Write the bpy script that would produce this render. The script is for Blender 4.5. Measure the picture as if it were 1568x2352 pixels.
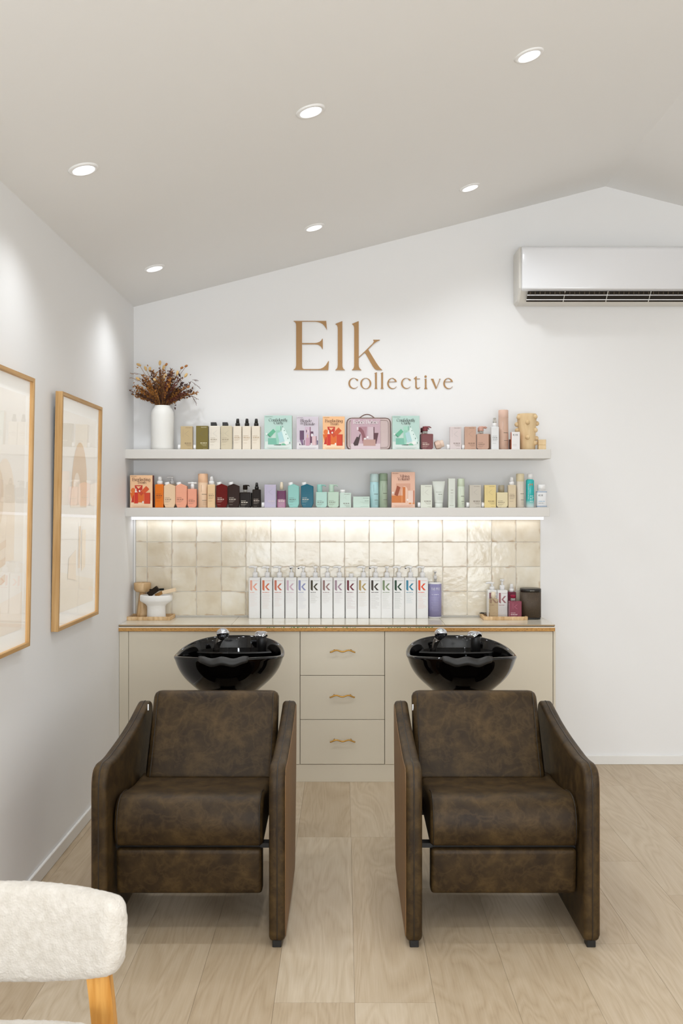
import bpy, math, random
from mathutils import Vector, Matrix
random.seed(11)
# ------------------------------------------------------------------ camera, light, exposure
for o in list(bpy.data.objects): bpy.data.objects.remove(o)
sc = bpy.context.scene
COL = sc.collection
F = 2200.0; CX = 789.0; CY = 1162.0; H = 1.577
YW = 5.851          # back wall
XL = -1.282         # left wall
cd = bpy.data.cameras.new('camera'); cam = bpy.data.objects.new('camera', cd); COL.objects.link(cam)
cam.location = (0, 0, H); cam.rotation_euler = (math.pi/2, 0, 0)
cd.sensor_width = 36; cd.sensor_fit = 'AUTO'; cd.lens = F/2352*36
cd.shift_x = -5/2352; cd.shift_y = -14/2352; cd.clip_start = 0.05
cd.dof.use_dof = True; cd.dof.focus_distance = 4.9; cd.dof.aperture_fstop = 9.0
sc.camera = cam
vs = sc.view_settings
vs.view_transform = 'Standard'; vs.look = 'None'; vs.gamma = 1; vs.use_curve_mapping = False
vs.exposure = 0.4
w = bpy.data.worlds.new('world'); sc.world = w; w.use_nodes = True
w.node_tree.nodes['Background'].inputs[0].default_value = (.95, .97, 1, 1)
w.node_tree.nodes['Background'].inputs[1].default_value = 0.9
def area(name, loc, rot, sx, sy, power, color):
    l = bpy.data.lights.new(name, 'AREA'); l.shape = 'RECTANGLE'; l.size = sx; l.size_y = sy
    l.energy = power; l.color = color
    o = bpy.data.objects.new(name, l); o.location = loc; o.rotation_euler = rot; COL.objects.link(o); return o
REAR_FILL_P = 158; SIDE_P = 2; SPOT_P = 16.5; LED_P = .75
area('rear_fill', (.3, -2.9, 1.2), (math.radians(142), 0, 0), 3.6, 2.1, REAR_FILL_P, (.88, .945, 1))  # added fill light behind the camera, tilted up to brighten the ceiling
area('side_window_daylight', (4.44, 1.6, 1.45), (0, math.pi/2, 0), 2.2, 3.6, SIDE_P, (.90, .955, 1))

# ------------------------------------------------------------------ helpers
def lin(c):
    return tuple(((v/255)/12.92 if v/255 <= .04045 else ((v/255+.055)/1.055)**2.4) for v in c)
MATS = {}
def mat(name, rgb, rough=.5, metal=0.0, coat=0.0, trans=0.0, spec=None, bump=None, emit=0, sheen=0):
    key = (name, tuple(rgb), rough, metal)
    if key in MATS: return MATS[key]
    m = bpy.data.materials.new(name); m.use_nodes = True
    nt = m.node_tree; b = nt.nodes['Principled BSDF']
    b.inputs['Base Color'].default_value = (*lin(rgb), 1)
    b.inputs['Roughness'].default_value = rough; b.inputs['Metallic'].default_value = metal
    b.inputs['Coat Weight'].default_value = coat; b.inputs['Coat Roughness'].default_value = .05
    b.inputs['Transmission Weight'].default_value = trans
    if spec is None and name == 'bottle_plastic': spec = .1 if sum(rgb) < 240 else .28
    if spec is not None: b.inputs['Specular IOR Level'].default_value = spec
    if sheen: b.inputs['Sheen Weight'].default_value = sheen
    if emit:
        b.inputs['Emission Color'].default_value = (*lin(rgb), 1); b.inputs['Emission Strength'].default_value = emit
    if bump:
        sc_, st = bump
        tc = nt.nodes.new('ShaderNodeTexCoord'); n = nt.nodes.new('ShaderNodeTexNoise'); bp = nt.nodes.new('ShaderNodeBump')
        n.inputs['Scale'].default_value = sc_; n.inputs['Detail'].default_value = 4
        bp.inputs['Strength'].default_value = st; bp.inputs['Distance'].default_value = .002
        nt.links.new(tc.outputs['Object'], n.inputs['Vector']); nt.links.new(n.outputs[0], bp.inputs['Height'])
        nt.links.new(bp.outputs[0], b.inputs['Normal'])
    MATS[key] = m; return m
class NT:
    """tiny node helper"""
    def __init__(s, name):
        s.m = bpy.data.materials.new(name); s.m.use_nodes = True; s.nt = s.m.node_tree; s.b = s.nt.nodes['Principled BSDF']
    def n(s, t, **k):
        nd = s.nt.nodes.new('ShaderNode'+t)
        for a, v in k.items():
            if a.startswith('i_'):
                key = a[2:]; key = int(key) if key.isdigit() else key.replace('_', ' ')
                nd.inputs[key].default_value = v
            else: setattr(nd, a, v)
        return nd
    def l(s, a, b): s.nt.links.new(a, b)
    def ramp(s, stops, src):
        r = s.n('ValToRGB'); e = r.color_ramp.elements
        while len(e) < len(stops): e.new(.5)
        for i, (p, c) in enumerate(stops):
            e[i].position = p; e[i].color = (*lin(c), 1) if len(c) == 3 else c
        s.l(src, r.inputs[0]); return r.outputs[0]
    def mapping(s, src, scale=(1, 1, 1), loc=None):
        mp = s.n('Mapping'); s.l(src, mp.inputs['Vector']); mp.inputs['Scale'].default_value = scale
        if loc is not None: s.l(loc, mp.inputs['Location'])
        return mp.outputs[0]
    def bump(s, h, strength, dist):
        b = s.n('Bump'); b.inputs['Strength'].default_value = strength; b.inputs['Distance'].default_value = dist
        s.l(h, b.inputs['Height']); s.l(b.outputs[0], s.b.inputs['Normal'])
    def mix(s, a, b, fac, mode='MIX'):
        m = s.n('Mix', data_type='RGBA', blend_type=mode)
        for v, i in ((fac, 0), (a, 6), (b, 7)):
            if hasattr(v, 'is_linked') or hasattr(v, 'links'): s.l(v, m.inputs[i])
            elif i == 0: m.inputs[0].default_value = v
            else: m.inputs[i].default_value = (*lin(v), 1)
        return m.outputs[2]

class MB:
    def __init__(s): s.v = []; s.f = []; s.mi = []; s.sm = []; s.mats = []
    def m(s, mt):
        if mt not in s.mats: s.mats.append(mt)
        return s.mats.index(mt)
    def face(s, idx, mt, sm=False): s.f.append(tuple(idx)); s.mi.append(s.m(mt)); s.sm.append(sm)
    def loft(s, rings, mt, sm=False, caps=True, closed=True):
        n = len(rings[0]); base = len(s.v)
        for r in rings: s.v += [tuple(p) for p in r]
        for i in range(len(rings)-1):
            for j in range(n if closed else n-1):
                a = base+i*n+j; b = base+i*n+(j+1) % n
                s.face((a, b, b+n, a+n), mt, sm)
        if caps and closed:
            s.face([base+j for j in range(n)][::-1], mt, False)
            s.face([base+(len(rings)-1)*n+j for j in range(n)], mt, False)
        return s
    def box(s, x0, x1, y0, y1, z0, z1, mt, b=0.0):
        if b <= 0:
            return s.loft([[(x0, y0, z), (x1, y0, z), (x1, y1, z), (x0, y1, z)] for z in (z0, z1)], mt)
        def ring(i, z):
            return [(x0+b, y0+i, z), (x1-b, y0+i, z), (x1-i, y0+b, z), (x1-i, y1-b, z), (x1-b, y1-i, z), (x0+b, y1-i, z), (x0+i, y1-b, z), (x0+i, y0+b, z)]
        def ringt(z): return [(x0+b, y0+b, z), (x1-b, y0+b, z), (x1-b, y0+b, z), (x1-b, y1-b, z), (x1-b, y1-b, z), (x0+b, y1-b, z), (x0+b, y1-b, z), (x0+b, y0+b, z)]
        rr_ = lambda ins, z: [(x0+b+0, y0+ins, z), (x1-b, y0+ins, z), (x1-ins, y0+b, z), (x1-ins, y1-b, z), (x1-b, y1-ins, z), (x0+b, y1-ins, z), (x0+ins, y1-b, z), (x0+ins, y0+b, z)]
        return s.loft([rr_(b*.8, z0), rr_(0, z0+b), rr_(0, z1-b), rr_(b*.8, z1)], mt)
    def poly(s, pts, mt):
        b = len(s.v); s.v += [tuple(p) for p in pts]; s.face(range(b, b+len(pts)), mt); return s
    def prism(s, pts2, y0, y1, mt, bev=0, sm=False):
        """outline in (x,z), extruded along y with softened edges"""
        if bev:
            ins = inset(pts2, bev)
            rings = [[(x, y0, z) for x, z in ins], [(x, y0+bev, z) for x, z in pts2], [(x, y1-bev, z) for x, z in pts2], [(x, y1, z) for x, z in ins]]
        else: rings = [[(x, y, z) for x, z in pts2] for y in (y0, y1)]
        return s.loft(rings, mt, sm)
    def cyl(s, p0, p1, r0, mt, r1=None, n=16, sm=True):
        return s.tube([p0, p1], [r0, r0 if r1 is None else r1], mt, n, sm)
    def tube(s, pts, r, mt, n=10, sm=True):
        pts = [Vector(p) for p in pts]
        if not isinstance(r, (list, tuple)): r = [r]*len(pts)
        rings = []; up = None
        for i, p in enumerate(pts):
            t = (pts[min(i+1, len(pts)-1)]-pts[max(i-1, 0)]).normalized()
            if up is None: up = Vector((0, 0, 1)) if abs(t.z) < .9 else Vector((0, 1, 0))
            a = t.cross(up).normalized(); up = a.cross(t).normalized()
            rings.append([p+r[i]*(math.cos(2*math.pi*k/n)*a+math.sin(2*math.pi*k/n)*up) for k in range(n)])
        return s.loft(rings, mt, sm)
    def lathe(s, prof, mt, n=28, c=(0, 0), sm=True):
        rings = [[(c[0]+r*math.cos(2*math.pi*k/n), c[1]+r*math.sin(2*math.pi*k/n), z) for k in range(n)] for r, z in prof]
        return s.loft(rings, mt, sm)
    def ball(s, c, rx, ry, rz, mt, n=12, rot=None):
        rings = []
        for i in range(1, n):
            a = -math.pi/2+math.pi*i/n
            ring = []
            for k in range(n):
                b = 2*math.pi*k/n
                p = Vector((rx*math.cos(a)*math.cos(b), ry*math.cos(a)*math.sin(b), rz*math.sin(a)))
                if rot: p = rot @ p
                ring.append(p+Vector(c))
            rings.append(ring)
        return s.loft(rings, mt, True)
    def xf(s, M, start=0):
        for i in range(start, len(s.v)): s.v[i] = tuple(M @ Vector(s.v[i]))
        return s
    def build(s, name, parent=None, loc=None):
        me = bpy.data.meshes.new(name); me.from_pydata(s.v, [], s.f)
        for mt in s.mats: me.materials.append(mt)
        me.polygons.foreach_set('material_index', s.mi); me.polygons.foreach_set('use_smooth', s.sm)
        me.update(); me.validate()
        o = bpy.data.objects.new(name, me); COL.objects.link(o)
        if parent: o.parent = parent
        if loc: o.location = loc
        return o
def inset(pts, d):
    n = len(pts); out = []
    ar = sum(pts[i][0]*pts[(i+1) % n][1]-pts[(i+1) % n][0]*pts[i][1] for i in range(n))
    sg = 1 if ar > 0 else -1
    for i in range(n):
        a, b, c = Vector(pts[i-1]), Vector(pts[i]), Vector(pts[(i+1) % n])
        e1 = (b-a).normalized(); e2 = (c-b).normalized()
        n1 = Vector((-e1.y, e1.x))*sg; n2 = Vector((-e2.y, e2.x))*sg
        nn = n1+n2
        if nn.length < .2: nn = n1
        nn = nn.normalized(); k = max(.45, nn.dot(n1))
        p = b+nn*d/k; out.append((p.x, p.y))
    return out
def rr(wd, dp, r, z, n=4, cx=0, cy=0):
    r = min(r, wd/2-1e-5, dp/2-1e-5); out = []
    for sx, sy, a0 in ((1, -1, -90), (1, 1, 0), (-1, 1, 90), (-1, -1, 180)):
        for k in range(n+1):
            a = math.radians(a0+90*k/n)
            out.append((cx+sx*(wd/2-r)+r*math.cos(a), cy+sy*(dp/2-r)+r*math.sin(a), z))
    return out
def roundpoly(pts, rad, n=5):
    """round the corners of a closed outline; rad = number or list"""
    out = []; N = len(pts)
    for i in range(N):
        r = rad[i] if isinstance(rad, (list, tuple)) else rad
        a, b, c = Vector(pts[i-1]), Vector(pts[i]), Vector(pts[(i+1) % N])
        if r <= 0: out.append(tuple(b)); continue
        p = b+(a-b).normalized()*min(r, (a-b).length*.48); q = b+(c-b).normalized()*min(r, (c-b).length*.48)
        for k in range(n+1):
            t = k/n; out.append(tuple(p*(1-t)**2+b*2*t*(1-t)+q*t*t))
    return out
def tag(o, label, cat, group=None):
    o['label'] = label; o['category'] = cat
    if group: o['group'] = group
    return o
def thing(name, label, cat, loc=(0, 0, 0), group=None, rz=0):
    o = bpy.data.objects.new(name, None); o.empty_display_size = .05; COL.objects.link(o)
    o.location = loc; o.rotation_euler = (0, 0, rz); return tag(o, label, cat, group)
def struct(o): o['kind'] = 'structure'; return o
def X(px, D): return (px-CX)*D/F
def Z(py, D): return H-(py-CY)*D/F

# text from the built-in font -> quads/ngons
_tc = {}
def textverts(txt, bold=False):
    if txt in _tc: return _tc[txt]
    c = bpy.data.curves.new('t', 'FONT'); c.body = txt; c.resolution_u = 2; c.fill_mode = 'FRONT'
    o = bpy.data.objects.new('t', c); COL.objects.link(o)
    bpy.context.view_layer.update()
    me = o.evaluated_get(bpy.context.evaluated_depsgraph_get()).to_mesh()
    vs_ = [(v.co.x, v.co.y) for v in me.vertices]; fs = [tuple(p.vertices) for p in me.polygons]
    xs = [v[0] for v in vs_]; ys = [v[1] for v in vs_]
    x0, x1, y0, y1 = min(xs), max(xs), min(ys), max(ys)
    vs_ = [((x-x0)/(x1-x0), (y-y0)/(y1-y0)) for x, y in vs_]
    o.to_mesh_clear(); bpy.data.objects.remove(o); bpy.data.curves.remove(c)
    _tc[txt] = (vs_, fs); return _tc[txt]
def puttext(mb, txt, x0, x1, z0, z1, y, mt, vertical=False):
    vs_, fs = textverts(txt); b = len(mb.v)
    for u, v in vs_:
        if vertical: u, v = 1-v, u
        mb.v.append((x0+u*(x1-x0), y, z0+v*(z1-z0)))
    for f in fs: mb.face([b+i for i in f], mt)
def bars(mb, x0, x1, z, h, y, mt, words=3):
    """a line of print too small to read, broken into words"""
    x = x0; L = (x1-x0)
    while x < x1-1e-6:
        wl = min(x1-x, L/words*random.uniform(.5, 1.2)); mb.poly([(x, y, z), (x+wl, y, z), (x+wl, y, z+h), (x, y, z+h)], mt); x += wl+h*.7

# ---- a high-contrast serif hand, drawn with a broad nib
def A(cx, cy, rx, ry, a0, a1, n=12):
    return [(cx+rx*math.cos(math.radians(a0+(a1-a0)*k/n)), cy+ry*math.sin(math.radians(a0+(a1-a0)*k/n))) for k in range(n+1)]
xh = .5; cap = .74; asc = .8
def stem(x, h, s=.055): return [[(x, 0), (x, h)], [(x-s, 0), (x+s, 0)], [(x-s*1.1, h-.03), (x, h)]]
G = {
 'o': (.56, [A(.27, .25, .22, .25, 0, 360, 22)]),
 'c': (.48, [A(.27, .25, .22, .25, 42, 318, 18), [(.38, .44), (.43, .40)]]),
 'e': (.50, [A(.26, .25, .21, .25, 0, 322, 20), [(.06, .27), (.47, .27)]]),
 'l': (.24, stem(.12, asc)), 'i': (.24, stem(.12, xh)+[[(.12, .62), (.12, .70)]]),
 't': (.34, [[(.13, .66), (.13, .10)], A(.22, .10, .09, .10, 180, 320, 8), [(.02, .5), (.28, .5)], [(.02, .5), (.13, .66)]]),
 'v': (.46, [[(.04, .5), (.23, 0)], [(.23, 0), (.42, .5)], [(-.02, .5), (.11, .5)], [(.36, .5), (.47, .5)]]),
 'n': (.58, stem(.1, xh)+[A(.27, .3, .17, .2, 170, 0, 9)+[(.44, 0)], [(.38, 0), (.5, 0)]]),
 'm': (.86, stem(.1, xh)+[A(.26, .3, .15, .2, 170, 0, 9)+[(.41, 0)], A(.57, .3, .15, .2, 170, 0, 9)+[(.72, 0)]]),
 'u': (.58, [[(.1, .5), (.1, .2)]+A(.27, .2, .17, .2, 180, 350, 9), [(.44, .5), (.44, 0)], [(.04, .5), (.1, .5)]]),
 'r': (.40, stem(.1, xh)+[A(.24, .32, .14, .17, 165, 50, 7), [(.34, .44), (.36, .38)]]),
 'd': (.58, [A(.25, .25, .2, .25, 0, 360, 18), [(.45, asc), (.45, 0)], [(.38, asc-.03), (.45, asc)]]),
 'b': (.58, [A(.31, .25, .2, .25, 0, 360, 18), [(.11, asc), (.11, 0)], [(.04, asc-.03), (.11, asc)]]),
 'a': (.54, [A(.22, .22, .18, .21, 0, 360, 16), [(.42, .36), (.42, 0)], A(.27, .34, .15, .15, 0, 150, 8)]),
 'g': (.56, [A(.25, .25, .2, .24, 0, 360, 18), [(.45, .48), (.45, -.1)], A(.27, -.1, .18, .13, 0, -160, 8)]),
 'y': (.48, [[(.04, .5), (.24, .02)], [(.43, .5), (.2, -.14), (.08, -.2)]]),
 'f': (.36, [[(.12, 0), (.12, .62)], A(.25, .62, .13, .16, 180, 40, 8), [(.0, .5), (.28, .5)]]),
 's': (.42, [A(.2, .37, .14, .13, 40, 260, 10)+A(.2, .13, .15, .13, 80, -150, 10)]),
 'C': (.72, [A(.37, .37, .32, .38, 45, 315, 20), [(.6, .64), (.62, .5)]]),
 'E': (.64, [[(.13, 0), (.13, cap)], [(.04, cap), (.55, cap), (.57, .58)], [(.13, .39), (.45, .39)], [(.45, .3), (.45, .48)], [(.04, 0), (.57, 0), (.6, .17)]]),
 'T': (.66, [[(.33, 0), (.33, cap)], [(.04, .56), (.05, cap), (.61, cap), (.62, .56)], [(.24, 0), (.42, 0)]]),
 'V': (.68, [[(.08, cap), (.34, 0)], [(.34, 0), (.6, cap)], [(-.02, cap), (.18, cap)], [(.52, cap), (.68, cap)]]),
 'B': (.64, [[(.13, 0), (.13, cap)], [(.04, cap), (.3, cap)]+A(.32, .57, .18, .17, 90, -90, 9)+[(.13, .4)], [(.3, .4)]+A(.34, .2, .21, .2, 90, -90, 9)+[(.04, 0)]]),
 'R': (.68, [[(.13, 0), (.13, cap)], [(.04, cap), (.3, cap)]+A(.32, .56, .19, .18, 90, -90, 9)+[(.13, .38)], [(.3, .38), (.58, 0)], [(.04, 0), (.22, 0)]]),
 'H': (.78, [[(.14, 0), (.14, cap)], [(.62, 0), (.62, cap)], [(.14, .38), (.62, .38)], [(.05, 0), (.24, 0)], [(.05, cap), (.24, cap)], [(.53, 0), (.72, 0)], [(.53, cap), (.72, cap)]]),
 ' ': (.26, []),
}
def serif(txt, thick=.105, thin=.028):
    """list of quad strips in em units, and total advance"""
    out = []; x = 0
    for ch in txt:
        adv, strokes = G[ch]
        for st in strokes:
            L = []; R = []
            for i, p in enumerate(st):
                a = Vector(st[max(i-1, 0)]); b = Vector(st[min(i+1, len(st)-1)])
                if len(st) > 9 and (Vector(st[0])-Vector(st[-1])).length < .01 and i in (0, len(st)-1): a = Vector(st[-2]); b = Vector(st[1])
                t = (b-a).normalized(); wv = thin+(thick-thin)*abs(t.y)**1.6*(1 if t.x*t.y <= .12 else .35)
                nn = Vector((-t.y, t.x))*wv/2
                L.append((p[0]+x+nn.x, p[1]+nn.y)); R.append((p[0]+x-nn.x, p[1]-nn.y))
            out.append((L, R))
        x += adv
    return out, x
def putserif(mb, txt, x0, x1, zb, y, mt, hs=1.0, thick=.105, depth=0):
    """text fitted between x0 and x1 on baseline zb"""
    st, adv = serif(txt, thick); k = (x1-x0)/adv; kz = k*hs
    for L, R in st:
        l3 = [(x0+a*k, y, zb+b*kz) for a, b in L]; r3 = [(x0+a*k, y, zb+b*kz) for a, b in R]
        if depth:
            rings = [[l, r, (r[0], y+depth, r[2]), (l[0], y+depth, l[2])] for l, r in zip(l3, r3)]
            mb.loft(rings, mt)
        else:
            mb.loft([l3, r3], mt, caps=False, closed=False)

# ------------------------------------------------------------------ materials
def m_wall(name, rgb, bs=220):
    k = NT(name); tc = k.n('TexCoord'); n = k.n('TexNoise', i_Scale=bs, i_Detail=3)
    k.l(tc.outputs['Object'], n.inputs['Vector']); k.b.inputs['Base Color'].default_value = (*lin(rgb), 1)
    k.b.inputs['Roughness'].default_value = .55; k.bump(n.outputs[0], .12, .001); return k.m
M_WALL = m_wall('wall_paint', (240, 239, 238)); M_CEIL = m_wall('ceiling_paint', (243, 242, 240))
M_TRIM = mat('trim_paint', (236, 234, 230), .35)
def m_floor():
    k = NT('ash_plank'); tc = k.n('TexCoord'); oi = k.n('ObjectInfo')
    off = k.n('Combine' 'XYZ'); mul = k.n('Math', operation='MULTIPLY', i_1=37.0); k.l(oi.outputs['Random'], mul.inputs[0])
    for i in range(3): k.l(mul.outputs[0], off.inputs[i])
    big = k.n('TexNoise', i_Scale=1.0, i_Detail=2.5, i_Distortion=.6); k.l(k.mapping(tc.outputs['Object'], (6, .9, 1), off.outputs[0]), big.inputs['Vector'])
    # cathedral grain: rings of a slow noise field
    wm = k.n('Math', operation='MULTIPLY', i_1=26.0); k.l(big.outputs[0], wm.inputs[0])
    fr = k.n('Math', operation='PINGPONG', i_1=1.0); k.l(wm.outputs[0], fr.inputs[0])
    fine = k.n('TexNoise', i_Scale=1.0, i_Detail=5); k.l(k.mapping(tc.outputs['Object'], (190, 7, 1), off.outputs[0]), fine.inputs['Vector'])
    g = k.n('Math', operation='MULTIPLY_ADD', i_1=.32, i_2=0.05); k.l(fr.outputs[0], g.inputs[0])
    g2 = k.n('Math', operation='MULTIPLY_ADD', i_1=.62); k.l(fine.outputs[0], g2.inputs[0]); k.l(g.outputs[0], g2.inputs[2])
    c = k.ramp([(.15, (176, 156, 130)), (.45, (192, 174, 148)), (.85, (204, 188, 165))], g2.outputs[0])
    pale = k.n('TexNoise', i_Scale=1.0, i_Detail=1); k.l(k.mapping(tc.outputs['Object'], (3, .8, 1), off.outputs[0]), pale.inputs['Vector'])
    tone = k.ramp([(0, (236, 230, 222)), (1, (255, 255, 255))], oi.outputs['Random'])
    c2 = k.mix(c, tone, 1.0, 'MULTIPLY')
    k.l(c2, k.b.inputs['Base Color']); k.b.inputs['Roughness'].default_value = .42
    k.bump(g2.outputs[0], .15, .0006); return k.m
M_FLOOR = m_floor()
def m_tile():
    k = NT('zellige_glaze'); tc = k.n('TexCoord'); oi = k.n('ObjectInfo')
    off = k.n('CombineXYZ'); mul = k.n('Math', operation='MULTIPLY', i_1=51.0); k.l(oi.outputs['Random'], mul.inputs[0])
    for i in range(3): k.l(mul.outputs[0], off.inputs[i])
    v = k.mapping(tc.outputs['Object'], (1, 1, 1), off.outputs[0])
    n1 = k.n('TexNoise', i_Scale=9.0, i_Detail=3); k.l(v, n1.inputs['Vector'])
    base = k.ramp([(.3, (224, 212, 188)), (.5, (235, 226, 206)), (.72, (241, 235, 221))], n1.outputs[0])
    # worn darker edges: distance from the centre of the tile
    sp = k.n('SeparateXYZ'); k.l(tc.outputs['Object'], sp.inputs[0])
    ax = k.n('Math', operation='ABSOLUTE'); k.l(sp.outputs[0], ax.inputs[0]); az = k.n('Math', operation='ABSOLUTE'); k.l(sp.outputs[2], az.inputs[0])
    mx = k.n('Math', operation='MAXIMUM'); k.l(ax.outputs[0], mx.inputs[0]); k.l(az.outputs[0], mx.inputs[1])
    n2 = k.n('TexNoise', i_Scale=13.0, i_Detail=2); k.l(v, n2.inputs['Vector'])
    ad = k.n('Math', operation='MULTIPLY_ADD', i_1=.05, i_2=-.025); k.l(n2.outputs[0], ad.inputs[0])
    sm = k.n('Math', operation='ADD'); k.l(mx.outputs[0], sm.inputs[0]); k.l(ad.outputs[0], sm.inputs[1])
    e = k.ramp([(.071, (0, 0, 0, 1)), (.080, (.7, .7, .7, 1))], sm.outputs[0])
    gate = k.ramp([(.46, (0, 0, 0, 1)), (.62, (1, 1, 1, 1))], n2.outputs[0]); em = k.n('Math', operation='MULTIPLY'); k.l(e, em.inputs[0]); k.l(gate, em.inputs[1])
    c = k.mix(base, (186, 152, 108), em.outputs[0])
    tone = k.ramp([(0, (238, 232, 224)), (1, (255, 255, 255))], oi.outputs['Random'])
    k.l(k.mix(c, tone, 1.0, 'MULTIPLY'), k.b.inputs['Base Color'])
    k.b.inputs['Roughness'].default_value = .12
    n3 = k.n('TexNoise', i_Scale=26.0, i_Detail=2); k.l(v, n3.inputs['Vector']); k.bump(n3.outputs[0], .22, .004); return k.m
M_TILE = m_tile(); M_GROUT = mat('grout', (226, 222, 214), .8, bump=(300, .3))
def m_wood(name, c0, c1, sc_=(40, 40, 3), rough=.5, dark=None):
    k = NT(name); tc = k.n('TexCoord'); n = k.n('TexNoise', i_Scale=1.0, i_Detail=5, i_Distortion=.4)
    k.l(k.mapping(tc.outputs['Object'], sc_), n.inputs['Vector'])
    k.l(k.ramp([(.3, c0), (.7, c1)], n.outputs[0]), k.b.inputs['Base Color']); k.b.inputs['Roughness'].default_value = rough
    k.bump(n.outputs[0], .15, .0008); return k.m
M_OAK = m_wood('light_oak', (182, 138, 80), (206, 166, 112), (90, 90, 5))
M_OAKH = m_wood('light_oak_crosswise', (182, 138, 80), (206, 166, 112), (90, 5, 90))
M_PINE = m_wood('honey_timber', (196, 132, 52), (226, 170, 92), (70, 30, 4), .45)
M_VENEER = m_wood('walnut_veneer', (98, 66, 28), (136, 96, 48), (20, 90, 3), .5)
M_PALEWOOD = m_wood('pale_turned_wood', (212, 180, 132), (232, 205, 162), (25, 25, 5), .55)
M_MANGO = m_wood('mango_wood', (186, 146, 96), (226, 194, 150), (30, 30, 9), .5)
M_CHIP = None
def m_chip():
    k = NT('raw_chipboard'); tc = k.n('TexCoord'); v = k.n('TexVoronoi', i_Scale=330.0); k.l(k.mapping(tc.outputs['Object'], (.45, 1, 1)), v.inputs['Vector'])
    n = k.n('TexNoise', i_Scale=60.0, i_Detail=4); k.l(tc.outputs['Object'], n.inputs['Vector'])
    s1 = k.n('SeparateColor'); k.l(v.outputs['Color'], s1.inputs[0])
    c = k.ramp([(.05, (120, 76, 28)), (.3, (186, 132, 66)), (.8, (206, 156, 88))], s1.outputs[0])
    k.l(k.mix(c, (196, 148, 84), n.outputs[0]), k.b.inputs['Base Color']); k.b.inputs['Roughness'].default_value = .8; return k.m
M_CHIP = m_chip()
def m_leather():
    k = NT('distressed_brown_leather'); tc = k.n('TexCoord')
    n = k.n('TexNoise', i_Scale=11.0, i_Detail=8, i_Roughness=.6, i_Distortion=.3); k.l(tc.outputs['Object'], n.inputs['Vector'])
    n2 = k.n('TexNoise', i_Scale=15.0, i_Detail=6, i_Roughness=.6, i_Distortion=.6); k.l(tc.outputs['Object'], n2.inputs['Vector'])
    r = k.n('Math', operation='SUBTRACT', i_1=.5); k.l(n2.outputs[0], r.inputs[0]); ab = k.n('Math', operation='ABSOLUTE'); k.l(r.outputs[0], ab.inputs[0])
    vein = k.ramp([(.0, (.22, .22, .22, 1)), (.07, (0, 0, 0, 1))], ab.outputs[0])
    base = k.ramp([(.34, (40, 28, 14)), (.5, (54, 40, 21)), (.68, (76, 58, 32))], n.outputs[0])
    c = k.mix(base, (98, 76, 44), vein)
    k.l(c, k.b.inputs['Base Color']); k.b.inputs['Roughness'].default_value = .47; k.b.inputs['Specular IOR Level'].default_value = .22
    n3 = k.n('TexVoronoi', i_Scale=420.0); k.l(tc.outputs['Object'], n3.inputs['Vector']); k.bump(n3.outputs[0], .12, .0006); return k.m
M_LEATHER = m_leather(); M_PIPING = mat('leather_piping', (40, 31, 22), .4)
M_BLACK = mat('black_ceramic', (4, 3, 3), .05, spec=.42); M_RUBBER = mat('grey_rubber', (27, 25, 22), .5)
M_STEEL = mat('black_steel', (14, 12, 11), .45); M_CHROME = mat('chrome', (205, 208, 215), .08, 1.0)
M_SMOKE = mat('smoked_chrome', (90, 86, 82), .1, .9); M_CABINET = mat('cabinet_laminate', (216, 206, 186), .4)
M_GAP = mat('cabinet_carcass', (96, 76, 56), .7); M_BRASS = mat('brushed_brass', (176, 132, 62), .32, .85)
M_WHITE = mat('white_plastic', (238, 237, 236), .3); M_BLK = mat('black_plastic', (24, 21, 17), .35)
M_CERAM = mat('matte_ceramic', (232, 230, 225), .6, bump=(40, .25)); M_AC = mat('air_conditioner_plastic', (236, 236, 238), .12, coat=.4)
M_ACS = mat('air_conditioner_side', (224, 220, 212), .35); M_CLEAR = mat('clear_plastic', (225, 222, 214), .1, trans=.75)
def m_glass():
    k = NT('picture_glass'); nt = k.nt; nt.nodes.remove(k.b)
    t = k.n('BsdfTransparent'); g = k.n('BsdfGlossy', i_Roughness=.01); fr = k.n('Fresnel', i_IOR=1.5); mx = k.n('MixShader')
    bk_ = k.n('BsdfTransparent', i_Color=(0, 0, 0, 1)); ad_ = k.n('AddShader')
    k.l(fr.outputs[0], mx.inputs[0]); k.l(bk_.outputs[0], mx.inputs[1]); k.l(g.outputs[0], mx.inputs[2]); k.l(mx.outputs[0], ad_.inputs[0]); k.l(t.outputs[0], ad_.inputs[1])
    k.l(ad_.outputs[0], nt.nodes['Material Output'].inputs[0]); return k.m
M_GLASS = m_glass()
def m_boucle():
    k = NT('cream_boucle'); tc = k.n('TexCoord'); v = k.n('TexVoronoi', i_Scale=210.0); k.l(tc.outputs['Object'], v.inputs['Vector'])
    n = k.n('TexNoise', i_Scale=45.0, i_Detail=5); k.l(tc.outputs['Object'], n.inputs['Vector'])
    k.l(k.ramp([(.3, (198, 190, 178)), (.7, (213, 206, 196))], n.outputs[0]), k.b.inputs['Base Color'])
    k.b.inputs['Roughness'].default_value = .95; k.b.inputs['Sheen Weight'].default_value = .3
    ad = k.n('Math', operation='ADD'); k.l(v.outputs[0], ad.inputs[0]); k.l(n.outputs[0], ad.inputs[1]); k.bump(ad.outputs[0], .45, .003); return k.m
M_BOUCLE = m_boucle()

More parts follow.
